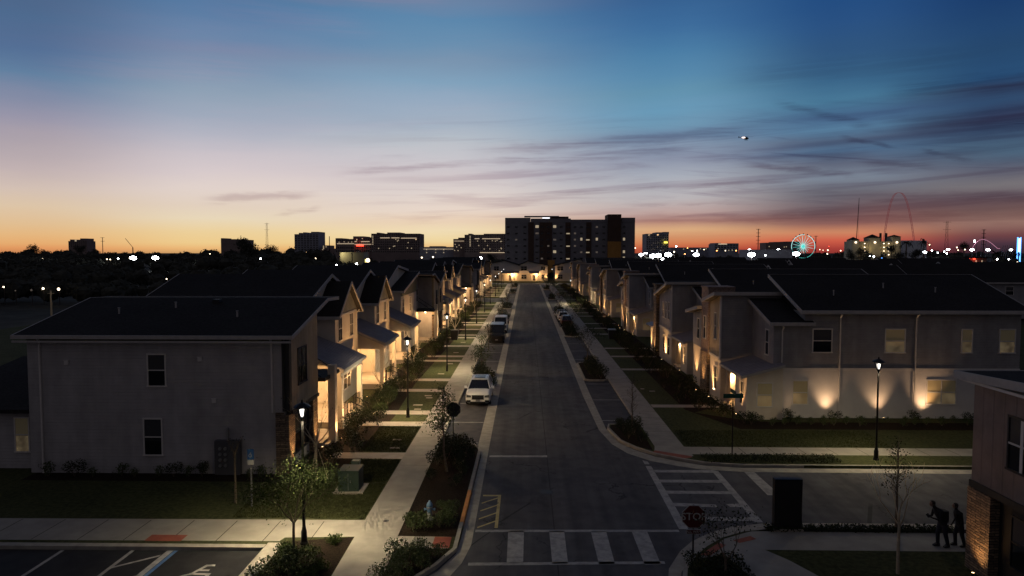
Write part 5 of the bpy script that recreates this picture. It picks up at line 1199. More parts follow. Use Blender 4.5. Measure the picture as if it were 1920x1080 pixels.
def person(label, loc, rz, lean, ht, phone, pack):
    """walking figure; faces -X in its own coordinates, lean tips head and chest forward"""
    t = thing('person', label, 'person', loc, 'people by the side street', world=False, rz=rz); k = ht / 1.8; L = lean
    J = [((0, 0, .95*k), (.15*k, .17*k)), ((-.04*L, 0, 1.12*k), (.13*k, .16*k)), ((-.14*L, 0, 1.32*k), (.14*k, .19*k)), ((-.22*L, 0, 1.46*k), (.10*k, .14*k)), ((-.28*L, 0, 1.54*k), .058*k),
         ((-.33*L, 0, 1.60*k), .065*k), ((-.37*L, 0, 1.68*k), (.098*k, .078*k)), ((-.37*L, 0, 1.77*k), (.080*k, .070*k)),
         ((0.0, .10*k, .88*k), .105*k), ((-.12*k, .10*k, .50*k), .062*k), ((-.10*k, .10*k, .10*k), .045*k), ((-.24*k, .10*k, .04*k), (.034*k, .045*k)),
         ((.0, -.10*k, .88*k), .105*k), ((.05*k, -.10*k, .50*k), .062*k), ((.16*k, -.10*k, .11*k), .045*k), ((.04*k, -.10*k, .035*k), (.034*k, .045*k))]
    E = [(0,1),(1,2),(2,3),(3,4),(4,5),(5,6),(6,7),(0,8),(8,9),(9,10),(10,11),(0,12),(12,13),(13,14),(14,15)]
    hands = []
    for s in (1, -1):
        sh = Vector((-.20*L, .19*k*s, 1.42*k))
        if phone and s == 1 or phone == 2: el_ = Vector((-.18*L - .06, .25*k*s, 1.12*k)); wr = Vector((-.22*L - .27*k, .12*k*s, 1.20*k))
        else: el_ = Vector((-.12*L + .04, .25*k*s, 1.14*k)); wr = Vector((-.16*L - .06*k, .26*k*s, .90*k))
        i = len(J); J += [(sh, .062*k), (el_, .046*k), (wr, .030*k)]; E += [(3, i), (i, i+1), (i+1, i+2)]
        d = (wr - el_).normalized(); side = Vector((0, s, 0)); up = d.cross(side).normalized()
        palm = wr + d * .07*k; J.append((palm, (.036*k, .018*k))); E.append((i+2, i+3)); pi = i + 3
        for f, (off, ln) in enumerate(((-.030, .062), (-.010, .072), (.010, .068), (.028, .054))):
            a = palm + d * .03*k + side * off * k; b_ = a + (d * .8 - up * .5) * ln * .55 * k; c_ = b_ + (d * .3 - up * .9).normalized() * ln * .45 * k
            n = len(J); J += [(a, .0095*k), (b_, .0085*k), (c_, .007*k)]; E += [(pi, n), (n, n+1), (n+1, n+2)]
        a = wr + d * .03*k - side * .036*k; b_ = a + (d * .6 - side * .5).normalized() * .045*k; n = len(J); J += [(a, .012*k), (b_, .009*k)]; E += [(i+2, n), (n, n+1)]
        hands.append(palm + d * .03 * k)
    body = skin_body('body', M['cloth'], [(tuple(j[0]), j[1]) for j in J], E, 0, t)
    hx, hz = -.385*L, 1.70*k
    fc = MB().lathe2((hx - .015, 0, hz), [(0, -.115*k), (.05*k, -.095*k), (.078*k, -.04*k), (.086*k, .02*k), (.08*k, .07*k), (.04*k, .10*k), (0, .108*k)], 14, (1.05, .86, 1))
    fc.lathe2((hx - .112*k, 0, hz - .012*k), [(0, -.03*k), (.014*k, -.018*k), (.012*k, .0), (0, .03*k)], 6, (1.3, .9, 1))
    for s in (1, -1): fc.lathe2((hx + .0, s * .082*k, hz - .01*k), [(0, -.032*k), (.02*k, 0), (0, .034*k)], 6, (1, .5, 1)); fc.lathe2((hx - .083*k, s * .032*k, hz + .012*k), [(0, -.008*k), (.010*k, 0), (0, .008*k)], 6, (.8, 1.2, 1))
    fc.box(hx - .098*k, -.024*k, hz - .062*k, hx - .075*k, .024*k, hz - .052*k)
    fc.build('face', M['skin'], t, True)
    hr = MB().lathe2((hx + .018*k, 0, hz + .018*k), [(0, -.12*k), (.07*k, -.10*k), (.094*k, -.03*k), (.10*k, .04*k), (.08*k, .085*k), (.035*k, .112*k), (0, .118*k)], 14, (1.0, .95, 1)); hr.build('hair', M['hair'], t, True)
    lg = MB()
    for s, pts in ((1, (8, 9, 10)), (-1, (12, 13, 14))): lg.tube([J[q][0] for q in pts], [.118*k, .078*k, .065*k], 10)
    lg.build('trousers', M['navy'], t, True)
    sh_ = MB()
    for q, e_ in ((10, 11), (14, 15)): p = Vector(J[q][0]); e2 = Vector(J[e_][0]); loft(sh_, [[(x, p.y - .048*k, z0), (x, p.y + .048*k, z0), (x, p.y + .044*k, z1), (x, p.y - .044*k, z1)] for x, z0, z1 in ((p.x + .06*k, p.z - .10*k, p.z + .0), (p.x - .05*k, p.z - .10*k, p.z + .02*k), (e2.x, e2.z - .04*k, e2.z + .035*k), (e2.x - .05*k, e2.z - .035*k, e2.z + .015*k))])
    sh_.build('shoes', M['darktrim'], t)
    if pack: 
        p = MB(); loft(p, [[(.02 - .17*L + x, y, z) for y, z in ((-.15*k*a, .98*k), (.15*k*a, .98*k), (.17*k*a, 1.15*k), (.15*k*a, 1.42*k), (-.15*k*a, 1.42*k), (-.17*k*a, 1.15*k))] for x, a in ((.10, 1), (.24*k, 1.0), (.33*k, .8))])
        p.build('backpack', M['pack'], t)
    if phone:
        c = sum(hands, Vector()) / 2 if phone == 2 else hands[0]
        ph = thing('phone', 'small phone with a pale screen held by the leaning person', 'phone', Vector(loc) + Matrix.Rotation(rz, 3, 'Z') @ (c + Vector((-.01, 0, .03))), None, world=False, rz=rz)
        MB().box(-.005, -.037, -.07, .005, .037, .08).build('case', M['black'], ph); MB().box(.0055, -.033, -.064, .0065, .033, .074).build('screen', glow('phone_screen', (.55, .65, 1.0), .35), ph)
    return t
person('person in a dark coat with a backpack leaning forward over a phone', (16.55, 26.95, .006), R(8), 1.25, 1.86, 2, True)
person('person in dark clothes close behind the one holding a phone', (17.25, 27.0, .006), R(-6), .5, 1.72, 0, False)

# ------------------------------------------------------------------ the skyline
def at(px, py, Y):
    """the point at distance Y up the street on the line of sight of a picture point: used to read off sizes of far things"""
    a = (px - 960) / FPX; b = (540 - py) / FPX; cp, sp, cy, sy = math.cos(PITCH), math.sin(PITCH), math.cos(YAW), math.sin(YAW)
    fw = (-sy * cp, cy * cp, -sp); up = (-sy * sp, cy * sp, cp)
    d = [fw[0] + a * cy + b * up[0], fw[1] + a * sy + b * up[1], fw[2] + b * up[2]]; q = Y / d[1]
    return d[0] * q, CAM_H + d[2] * q
M['winon'] = glow('lit_window', (1.0, .80, .52), .34); M['windim'] = glow('dim_window', (.8, .65, .5), .06); M['strip'] = glow('cornice_light', (1.0, .78, .52), .55)
M['flood'] = glow('flood_lamp', (.92, .98, 1.0), 30); M['spark'] = glow('warm_lamp', (1.0, .8, .55), 5); M['orangelamp'] = glow('orange_lamp', (1.0, .35, .10), 8); M['redlamp'] = glow('red_lamp', (1.0, .06, .03), 4); M['bluelamp'] = glow('blue_lamp', (.1, .35, 1.0), 3); M['teal'] = glow('teal_lamp', (.12, .75, .68), .9); M['tealw'] = glow('white_teal_lamp', (.5, .95, .92), .95)
M['hotel'] = noisy('blue_grey_facade', (.20, .19, .215), (.24, .225, .25), .5, .9, 0); M['hotelb'] = noisy('brown_facade', (.075, .045, .035), (.09, .055, .042), .5, .9, 0); M['hotelo'] = noisy('orange_panel', (.42, .20, .045), (.50, .25, .06), .5, .8, 0)
M['farwall'] = noisy('far_wall', (.26, .20, .19), (.32, .25, .23), .1, .95, 0); M['fargrey'] = noisy('far_grey_wall', (.30, .30, .36), (.38, .38, .44), .1, .95, 0); M['farsteel'] = plain('far_steel', (.06, .045, .042), .8); M['whitefar'] = noisy('far_white_wall', (.27, .25, .21), (.33, .31, .26), .1, .9, 0)  # farwall and fargrey are lightened: the paleness of haze is put into their colour
# big hotel closing the street
Y = 340.0
H = thing('hotel', 'wide eight-storey hotel block with dark stripes behind the end of the street', 'hotel', (21, Y, 0))
zt = 28.8
part(MB().box(-10.6, Y, 0, 53.7, Y + 18, zt - 2), 'wall', M['hotel'], H); part(MB().box(-10.6, Y - .15, zt - 2.3, 2.0, Y + 18, zt).box(2.2, Y - .15, zt - 2.3, 22, Y + 18, zt - .4).box(22.1, Y - .15, zt - 2.3, 47, Y + 18, zt - .9).box(47.2, Y - .15, zt - 2.3, 53.72, Y + 18, zt), 'parapet', M['hotel'], H)
for a, b in ((510, 570), (630, 762), (905, 958), (1125, 1178)):
    x0 = at(900 + a / 5.647, 450, Y)[0]; x1 = at(900 + b / 5.647, 450, Y)[0]
    part(MB().box(x0, Y - .4, 0, x1, Y - .02, zt - 2.3), 'brown_stripe', M['hotelb'], H)
x0 = at(1139, 450, Y)[0]; x1 = at(1164, 450, Y)[0]
part(MB().box(x0, Y - 1.5, 17, x1, Y + 12, 30.4), 'tower', M['hotelb'], H); part(MB().box(x0, Y - 1.5, 0, x1, Y + 12, 16.99), 'tower_base', M['hotelo'], H)
part(MB().box(x0 - 19.6, Y - .6, 0, x0 - 10, Y - .05, 6.9) if False else MB().box(at(1027, 480, Y)[0], Y - .7, 0, at(1040, 480, Y)[0], Y - .42, 7.8), 'orange_panel', M['hotelo'], H)
part(MB().xprism([(Y + 1, zt + .2), (Y + 8, zt + 1.0), (Y + 8, zt + 1.35), (Y + 1, zt + .55)], at(983, 405, Y)[0], at(1049, 405, Y)[0]).box(8, Y + 2, zt - .4, 21, Y + 9, zt + .7), 'roof_canopy', M['hotelb'], H)
part(MB().box(at(1017, 405, Y)[0], Y + 1.6, zt - .35, at(1031, 405, Y)[0], Y + 1.9, zt + .55), 'lit_canopy', glow('lit_canopy_panel', (.95, .95, 1.0), 1.6), H)
cols = [953, 968, 984, 997, 1007, 1016, 1028, 1040, 1052, 1065, 1078, 1090, 1102, 1119, 1132, 1170]
lit = {(1007, 0), (1040, 0), (997, 2), (1040, 4), (1065, 1), (1065, 3), (1065, 5), (1090, 2), (1102, 2), (1102, 4), (1119, 2), (1170, 2), (1170, 4), (1170, 5), (1016, 6)}
dim = {(968, 2), (997, 1), (1007, 1), (1040, 2), (1078, 1), (1078, 3), (1028, 3), (997, 5), (1016, 5), (1119, 0), (1119, 4), (1090, 4), (1078, 2)}
for f in range(6):
    z = zt - 5.0 - f * 3.12
    for c in cols:
        w_ = {1065: 1.7, 1102: 1.7, 1007: 1.6, 1040: 1.5}.get(c, 1.0 if (c, f) in lit | dim else 1.35); xx = at(c, 450, Y)[0]; fr = -.45 if c in (984, 1016, 1065, 1102, 1028) else -.05
        hh = .55 if c in (1065, 1102) else (1.3 if (c, f) in lit else .8)
        part(MB().box(xx - w_ / 2, Y + fr - .02, z, xx + w_ / 2, Y + fr + .01, z + hh), 'window', M['winon'] if (c, f) in lit else (M['windim'] if (c, f) in dim else M['glass']), H)

def block(name, label, px0, px1, pyt, Y, mat='farwall', depth=30, cat='building', steps=(), strips=(), dots=(), grid=None, towers=()):
    """a far building: body, raised roof pieces, light strips, windows"""
    x0, zt = at(px0, pyt, Y); x1, _ = at(px1, pyt, Y)
    t = thing(name, label, cat, ((x0 + x1) / 2, Y, 0))
    part(MB().box(x0, Y, 0, x1, Y + depth, zt), 'wall', M[mat], t)
    if steps:
        m = MB()
        for a, b, p in steps: xa, z = at(a, p, Y); xb_, _ = at(b, p, Y); m.box(xa, Y + .3, zt + .01, xb_, Y + depth, z)
        part(m, 'roof_block', M[mat], t)
    if grid:                                         # unlit window openings, one part for each storey
        nx, nz, pyb = grid; zb = at(px0, pyb, Y)[1]; dz = (zt - zb) / nz; dx = (x1 - x0) / nx
        for j in range(nz):
            m = MB()
            for i in range(nx): m.box(x0 + dx * (i + .22), Y - .12, zb + dz * (j + .25), x0 + dx * (i + .78), Y - .01, zb + dz * (j + .75))
            tag(part(m, 'window_row', M['glass'], t), kind='stuff')
    for a, b, p, th in strips:
        xa, z = at(a, p, Y); xb_, _ = at(b, p, Y); part(MB().box(xa, Y - .5, z - th / 2, xb_, Y - .14, z + th / 2), 'light_strip', M['strip'], t)
    for a, p, s, mm in dots:
        xa, z = at(a, p, Y); part(MB().box(xa - s / 2, Y - .3, z - s / 2, xa + s / 2, Y - .13, z + s / 2), 'lit_window', M[mm], t)
    return t
rn = random.Random(77)
def rdots(px0, px1, py0, py1, n, s, mm='winon'): return [(rn.uniform(px0, px1), rn.uniform(py0, py1), s, mm) for _ in range(n)]
block('hotel_tower', 'dark hotel tower with a pointed roofline on the far left', 128, 163, 452, 1500, steps=((131, 137, 449), (150, 160, 447)), dots=[(142, 451, 4, 'winon')], grid=(9, 5, 463))
block('hotel_tower', 'far hotel half hidden by trees on the left horizon', 414, 462, 449.5, 1100, steps=((414, 419, 446.5), (430, 450, 448.3)), dots=rdots(446, 459, 452, 458, 3, 1.6, 'windim'))
block('hotel_tower', 'tall square hotel tower with a crenellated top on the left skyline', 552, 597, 439, 900, mat='fargrey', steps=((560, 565, 436.5), (568, 573, 435.5), (583, 597, 434.5)), grid=(8, 9, 469), dots=rdots(555, 595, 471, 474, 6, 1.6))
block('low_building', 'low dark building beside the square hotel tower', 600, 628, 466, 900, steps=((605, 615, 460),), dots=rdots(604, 618, 461, 470, 5, 1.2))
block('office_block', 'long stepped resort building with a red sign, low wing', 629, 664, 448, 700, steps=((629, 640, 446.5),), strips=((632, 664, 457, .55),), grid=(9, 4, 474), dots=rdots(634, 660, 450, 455, 4, .9))
block('office_block', 'resort building with lit bands, middle wing above the red sign', 662, 696, 445, 702, steps=((662, 682, 443),), strips=((663, 669, 453, .55), (677, 693, 453, .55), (652, 714, 458, .5)), grid=(9, 4, 474), dots=rdots(667, 690, 447, 451, 3, .9))
block('resort_hotel', 'tallest resort building with a lit cornice on the left skyline', 696, 787, 438, 700, steps=((706, 710, 436), (726, 750, 435.8)), strips=((713, 731, 446, .6), (734, 749, 446, .6), (752, 781, 446.5, .6)), grid=(22, 8, 474), dots=rdots(700, 785, 448, 466, 12, .9) + [(699, 443 + 3 * k, .9, 'winon') for k in range(6)])
for px in (668, 672, 676, 680): pass
sg = thing('red_sign', 'small red lit sign on the resort building wing', 'sign', (at(675, 461, 699)[0], 699, 0)); xa, za = at(668, 460.5, 699); xb_, _ = at(682, 460.5, 699)
part(MB().box(xa, 698.6, za - .6, xb_, 698.9, za + .6), 'panel', M['redlamp'], sg); part(MB().box(xa + 1, 698.91, 0, xa + 1.3, 699.2, za).box(xb_ - 1.3, 698.91, 0, xb_ - 1, 699.2, za), 'post', M['farsteel'], sg)
block('parking_garage', 'long low parking garage with rows of small lights', 787, 856, 463, 650, mat='fargrey', steps=((805, 830, 461.5),), strips=((794, 852, 467, .3),), dots=[(x, y, .9, 'winon') for x in (800, 817, 832) for y in (468, 473.5)])
block('resort_hotel', 'resort building with a lit cornice left of the big hotel', 871, 948, 440, 640, steps=((878, 884, 438), (907, 948, 438.2)), strips=((890, 899, 447.5, .5), (904, 938, 447.6, .5), (900, 946, 473.6, .5)), grid=(18, 8, 474), dots=rdots(895, 944, 450, 472, 14, .8) + [(881.5, 443 + 3 * k, .9, 'winon') for k in range(7)])
block('office_block', 'stepped low wing at the left end of the resort building', 850, 872, 448, 645, steps=((859, 872, 445.5),), strips=((852, 870, 452, .35),), dots=rdots(852, 870, 456, 470, 6, .8))
block('hotel_tower', 'bluish hotel tower with a lit yellow sign right of the big hotel', 1212, 1254, 439, 850, mat='fargrey', steps=((1212, 1230, 438.2), (1231, 1241, 435.5), (1244, 1254.5, 434.8)), grid=(10, 8, 472), dots=rdots(1215, 1252, 444, 470, 22, 1.0, 'windim') + rdots(1214, 1240, 440, 441, 5, 1.3))
sg = thing('yellow_sign', 'yellow lit sign on the bluish hotel tower', 'sign', (at(1248, 454, 848)[0], 848, 0)); xa, za = at(1245, 454.5, 848)
part(MB().box(xa, 847.8, za - .9, xa + 4.4, 848.1, za + .9), 'panel', glow('yellow_sign_light', (1, .85, .1), 2.5), sg); part(MB().box(xa + 2, 848.11, 0, xa + 2.4, 848.4, za), 'post', M['farsteel'], sg)
block('low_building', 'low building with a lit white roof sign on the right horizon', 1340, 1385, 457.5, 900, mat='fargrey', steps=((1342, 1352, 455.5), (1366, 1385, 456.2)), strips=((1347, 1363, 457.6, 1.2),), grid=(8, 3, 470), dots=rdots(1344, 1384, 466, 471, 4, 1.2))
block('low_building', 'long flat warehouse right of the bluish hotel tower', 1258, 1340, 464, 950, mat='fargrey', dots=rdots(1262, 1335, 466, 472, 8, 1.2))
block('low_building', 'flat dark hall behind the big wheel', 1436, 1500, 455, 1150, steps=((1453, 1475, 453.5), (1474, 1500, 452.8)), dots=rdots(1442, 1480, 462, 470, 4, 1.4))
block('low_building', 'pale low shed lit by floodlights before the big wheel', 1405, 1486, 468, 620, mat='fargrey')
# resort with pavilion roofs and lit galleries
Y = 560.0
H = thing('gallery_hotel', 'cream hotel with lit open galleries and pointed corner towers', 'hotel', (at(1642, 470, Y)[0], Y, 0))
xa, za = at(1598, 452.5, Y); xb_, _ = at(1690, 452.5, Y); part(MB().box(xa, Y, 0, xb_, Y + 14, za), 'wall', M['whitefar'], H)
for p in (457.5, 464.5, 471.5, 478.5):
    z = at(1600, p, Y)[1]; part(MB().box(xa + .3, Y - .55, z - 1.1, xb_ - .3, Y - .02, z - .8), 'gallery_floor', M['whitefar'], H)
    m = MB()
    for k in range(9):
        q = 1612 + k * 9; 
        if any(abs(q - c) < 9 for c in (1604, 1639, 1680)) : continue
        xx = at(q, p, Y)[0]; part(MB().box(xx - .28, Y - .5, z + .1, xx + .28, Y - .1, z + .6), 'gallery_lamp', M['spark'], H)
for c, hw_, pt, pb in ((1603, 6.5, 444, 450), (1639, 10, 439, 446), (1680, 7, 440, 444)):
    xc, zpk = at(c, pt, Y); zb = at(c, pb, Y)[1]; w_ = hw_ * Y / FPX
    part(MB().box(xc - w_, Y - 1.5, 0, xc + w_, Y + 8, zb), 'tower', M['whitefar'], H)
    m = MB(); e = w_ + .5; m.add([(xc - e, Y - 2, zb), (xc + e, Y - 2, zb), (xc + e, Y + 8.5, zb), (xc - e, Y + 8.5, zb), (xc, Y + 3, zpk)], [(0,1,4), (1,2,4), (2,3,4), (3,0,4), (3,2,1,0)]); part(m, 'pointed_roof', M['roof'], H)
    zl = at(c, 454.5, Y)[1]; part(MB().box(xc - .6, Y - 2.1, zl - .5, xc + .6, Y - 1.6, zl + .5), 'tower_lamp', M['spark'], H); light('SPOT', 'tower_wash', (xc, Y - 4, zl + 1), 160, (1, .8, .5), H, .3, (0, .35, -1), 80, .8)
light('POINT', 'gallery_glow', (at(1625, 465, Y)[0], Y - 6, at(1625, 465, Y)[1]), 900, (1, .72, .3), H, .5); light('POINT', 'gallery_glow', (at(1662, 465, Y)[0], Y - 6, at(1662, 465, Y)[1]), 900, (1, .72, .3), H, .5)
block('low_building', 'blank pale hall to the right of the gallery hotel', 1693, 1738, 451, 600, mat='fargrey')
# big wheel
Y = 800.0; xc, zc = at(1506, 462, Y); rw = 21.5 * Y / FPX
H = thing('ferris_wheel', 'ferris wheel glowing white and teal on the right skyline', 'ferris wheel', (xc, Y, 0))
def ringpts(r, n, a0=0, a1=360): return [(xc + r * math.cos(R(a0 + (a1 - a0) * k / n)), Y, zc + r * math.sin(R(a0 + (a1 - a0) * k / n))) for k in range(n + 1)]
part(MB().tube(ringpts(rw, 40, -12, 68), .34, 5).tube(ringpts(rw, 40, 84, 192), .34, 5), 'rim', M['tealw'], H); part(MB().tube(ringpts(rw, 40, 192, 348), .2, 5), 'rim', M['teal'], H)
for k in range(20):
    a = R(18 * k + 6); lowh = math.sin(a) < -.25
    part(MB().tube([(xc + rw * .14 * math.cos(a), Y, zc + rw * .14 * math.sin(a)), (xc + rw * (.88 if not lowh else .6) * math.cos(a), Y, zc + rw * (.88 if not lowh else .6) * math.sin(a))], [.30, .14], 4), 'spoke', M['tealw'] if k % 2 else M['teal'], H)
    q = R(18 * k); part(MB().ball((xc + (rw + .9) * math.cos(q), Y, zc + (rw + .9) * math.sin(q)), .8, 6, 5), 'cabin', M['fargrey'], H)
part(MB().tube([(xc, Y - .8, zc), (xc, Y + .8, zc)], 1.7, 14), 'hub', M['teal'], H)
for s in (-1, 1): part(MB().bar((xc + s * 9, Y + 2, 0), (xc, Y + 1, zc), .9), 'support_leg', M['farsteel'], H)
# tall arch ride, mast, pylons
Y = 900.0
H = thing('arch_ride', 'very tall slender red lattice arch on the right skyline', 'ride', (at(1686, 470, Y)[0], Y, 0)); m = MB(); m2 = MB(); prev = None
pts = []
for k in range(41):
    u = -1 + 2 * k / 40; px = 1685.5 + 29.5 * (1 if u > 0 else -1) * abs(u) ** .62 ; py = 361 + 100 * abs(u) ** 1.55; pts.append(at(px, py, Y))
for side in (-1, 1):
    m.tube([(x + side * .9 * (0 if k == 20 else 1), Y, z) for k, (x, z) in enumerate(pts)], .24, 4)
for k in range(40):
    (xa, za), (xb_, zb) = pts[k], pts[k + 1]; m2.bar((xa - .9, Y, za), (xb_ + .9, Y, zb), .14); m2.bar((xa + .9, Y, za), (xb_ - .9, Y, zb), .14)
M['archred'] = glow('arch_red', (.42, .11, .12), .28); M['archred'].node_tree.nodes['Principled BSDF'].inputs['Base Color'].default_value = (.3, .05, .05, 1)
part(m, 'arch_tube', M['archred'], H); part(m2, 'lattice', M['archred'], H)
H = thing('ride_mast', 'thin leaning dark mast left of the tall red arch', 'mast', (at(1605, 470, Y)[0], Y, 0)); xa, za = at(1605, 462, Y); xb_, zb = at(1611, 371, Y)
part(MB().tube([(xa, Y, 0), (xa, Y, za), (xb_, Y, zb)], [.5, .5, .28], 6), 'mast', M['farsteel'], H); part(MB().bar((at(1609, 462, Y)[0], Y, 0), (xb_, Y, zb), .1), 'stay', M['farsteel'], H)
def pylon(label, px, pyt, Y, wpx, arms=2, mat='farsteel'):
    x, zt = at(px, pyt, Y); w_ = wpx * Y / FPX / 2; H = thing('lattice_pylon', label, 'pylon', (x, Y, 0)); m = MB(); t_ = max(.18, Y / FPX * .30)
    for s in (-1, 1): m.bar((x + s * w_ * 1.4, Y, 0), (x + s * w_ * .55, Y, zt * .75), t_); m.bar((x + s * w_ * .55, Y, zt * .75), (x + s * w_ * .5, Y, zt), t_)
    n = 9
    for k in range(n):
        f0, f1 = k / n, (k + 1) / n; wa = w_ * (1.4 - .85 * min(1, f0 / .75)); wb = w_ * (1.4 - .85 * min(1, f1 / .75)); wa = max(wa, w_ * .5); wb = max(wb, w_ * .5)
        m.bar((x - wa, Y, zt * f0), (x + wb, Y, zt * f1), t_ * .6); m.bar((x + wa, Y, zt * f0), (x - wb, Y, zt * f1), t_ * .6); m.bar((x - wb, Y, zt * f1), (x + wb, Y, zt * f1), t_ * .6)
    part(m, 'lattice', M[mat], H); a = MB()
    for k in range(arms): z = zt * (.98 - .17 * k) if arms < 3 else zt * (.97 - .09 * k); a.bar((x - w_ * 2.1, Y, z), (x + w_ * 2.1, Y, z), t_)
    part(a, 'crossarm', M[mat], H)
M['palesteel'] = plain('pale_far_steel', (.5, .33, .22), .8)
pylon('lattice pylon right of the tall arch', 1776, 415, 700, 7)
pylon('faint slender pylon above the trees on the left skyline', 500, 418, 1300, 4.5, 2, 'palesteel')
def mast(label, px, pyt, Y, arms, w_=.35):
    x, zt = at(px, pyt, Y); H = thing('power_pole', label, 'pole', (x, Y, 0)); part(MB().tube([(x, Y, 0), (x, Y, zt)], [w_ * 1.3, w_], 6), 'pole', M['farsteel'], H)
    if arms:
        m = MB()
        for k in range(arms): m.bar((x - Y / 330, Y, zt - .6 - k * Y / 190), (x + Y / 330, Y, zt - .6 - k * Y / 190), w_)
        part(m, 'crossarm', M['farsteel'], H)
mast('power pole with crossarms on the left horizon', 192, 445, 1200, 2, .5); mast('thin pole between the square tower and the resort', 617.5, 443, 900, 0, .5); mast('tall power pole between floodlights on the right horizon', 1422, 429, 850, 5, .45)
mast('thin pole just right of the ferris wheel', 1530, 442, 850, 1, .4); mast('power pole with crossarms before the coaster loop', 1845, 430, 700, 5, .4); mast('short thick flue behind the gallery hotel, left one', 1651, 437, 640, 0, 1.0); mast('short thick flue behind the gallery hotel, right one', 1661.5, 437, 640, 0, 1.1)
mast('thin dark pole on the roofline before the resort buildings', 660, 463, 330, 0, .2)
x, z = at(95, 545, 120); H = thing('wood_pole', 'pale wooden pole standing in the dark yards on the far left', 'pole', (x, 120, 0)); part(MB().tube([(x, 120, 0), (x, 120, z)], [.16, .13], 8), 'pole', M['wood'], H); part(MB().bar((x - .6, 120, z - .5), (x + .6, 120, z - .5), .09), 'crossarm', M['wood'], H)
light('POINT', 'pole_light', (x + 2.5, 117, z - .5), 40, (1, .85, .6), H, .1)
H = thing('crane', 'thin slanting crane jib on the left horizon', 'crane', (at(248, 470, 1200)[0], 1200, 0)); (xa, za), (xb_, zb) = at(249, 464, 1200), at(235, 447, 1200); part(MB().bar((xa, 1200, 0), (xa, 1200, za), 1.2), 'mast', M['farsteel'], H); part(MB().bar((xa, 1200, za), (xb_, 1200, zb), .6), 'jib', M['farsteel'], H)
H = thing('coaster', 'roller coaster loop edged in pink light on the right horizon', 'roller coaster', (at(1850, 470, 650)[0], 650, 0)); m = MB(); q = []
for k in range(25): u = k / 24; px = 1823 + 52 * u; py = 466 - 17 * math.sin(math.pi * min(1, u * 1.1) ** .8) ; q.append((at(px, py, 650)[0], 650, at(px, py, 650)[1]))
part(m.tube(q, .28, 5), 'track', glow('pink_track', (.8, .35, .5), .5), H)
m = MB()
for k in range(0, 25, 4): m.bar((q[k][0], 650, 0), q[k], .3)
for k in range(6): xx, zz = at(1876 + k * 4, 460, 650); m.bar((xx, 650, 0), (xx + 2.5, 650, zz), .35)
part(m, 'support', M['fargrey'], H)
H = thing('light_tower', 'slim tower glowing blue and white at the right edge', 'tower', (at(1912, 470, 600)[0], 600, 0)); xa, za = at(1912, 447, 600); zb = at(1912, 468, 600)[1]
part(MB().box(xa - .9, 600, zb - 2, xa + .9, 601, za), 'lit_face', glow('blue_white', (.55, .75, 1.0), 2.2), H); part(MB().box(xa - 1.5, 600.1, 0, xa - .91, 601, za + 1).box(xa + .91, 600.1, 0, xa + 1.5, 601, za + 1), 'edge', M['bluelamp'], H)
# helicopter with its landing light, flying
xa, za = at(1399, 259.5, 420); H = thing('helicopter', 'tiny helicopter with a bright light high in the dusk sky', 'helicopter', (xa, 420, za), world=False)
MB().lathe2((0, 0, 0), [(0, -.9), (.6, -.6), (.85, 0), (.55, .6), (0, .85)], 10, (1.9, 1, 1)).tube([(-1.2, 0, .2), (-4.4, 0, .5)], [.28, .1], 6).box(-4.6, -.05, .2, -4.2, .05, 1.3).build('fuselage', M['black'], H)
MB().box(-4.2, -.1, .98, 4.2, .1, 1.02).box(-.1, -4.2, .98, .1, 4.2, 1.02).tube([(0, 0, .8), (0, 0, 1.05)], .1, 6).build('rotor', M['black'], H); MB().bar((-1, .7, -1.1), (1.3, .7, -1.1), .08).bar((-1, -.7, -1.1), (1.3, -.7, -1.1), .08).build('skids', M['black'], H)
MB().ball((-1.9, -1.0, .35), .5, 8, 6, (2.2, 1, .7)).build('landing_light', glow('landing_lamp', (1, .75, .65), 3.5), H)

# ------------------------------------------------------------------ floodlights and small far lamps
FL = [(1202, 477.5, 520, .8, 'white floodlight close to the right edge of the big hotel'), (1224, 480, 500, 1.2, 'left of the paired floodlights under the bluish tower'), (1234, 479, 505, 1.2, 'right of the paired floodlights under the bluish tower'), (1252.5, 477.5, 500, 1.3, 'strong floodlight just right of the bluish tower'), (1243, 486, 420, .6, 'low floodlight under the bluish tower'),
      (1305, 477.5, 520, 1.1, 'lone floodlight between the bluish tower and the low building'), (1409, 477.5, 500, 1.35, 'strong floodlight below the tall power pole'), (1405, 469, 640, .8, 'small floodlight above the one below the tall power pole'), (1459, 469, 640, .9, 'floodlight over the pale shed'), (1492.5, 476, 520, 1.35, 'strong floodlight in front of the ferris wheel'),
      (250, 484, 420, 1.1, 'left of the two floodlights on the dark left horizon'), (292, 483.5, 420, 1.0, 'right of the two floodlights on the dark left horizon'), (1733, 473, 500, .7, 'floodlight right of the gallery hotel'), (1777, 468, 560, .65, 'floodlight under the lattice pylon'), (1822, 468.5, 560, .75, 'floodlight under the left end of the coaster'), (1852, 468.5, 560, .75, 'floodlight under the power pole by the coaster'), (1895, 468.5, 560, .6, 'floodlight near the right edge')]
for px, py, Y, s, lab in FL:
    x, z = at(px, py, Y); H = thing('floodlight', lab, 'floodlight', (x, Y, 0), 'floodlights on the horizon')
    part(MB().tube([(x, Y, 0), (x, Y, z + .3)], .13, 6).bar((x - 1.9 * s, Y, z + .3), (x + 1.9 * s, Y, z + .3), .15), 'pole', M['farsteel'], H)
    for k in (-1, 0, 1): part(MB().ball((x + k * 1.15 * s, Y - .4, z), 1.0 * s * (1.2 if k == 0 else .85), 8, 6), 'lamp_head', M['flood'], H)
    if s > .75: light('POINT', 'flood_light', (x, Y - 2.5, z - 1), 5000 * s, (.9, .97, 1), H, .8)
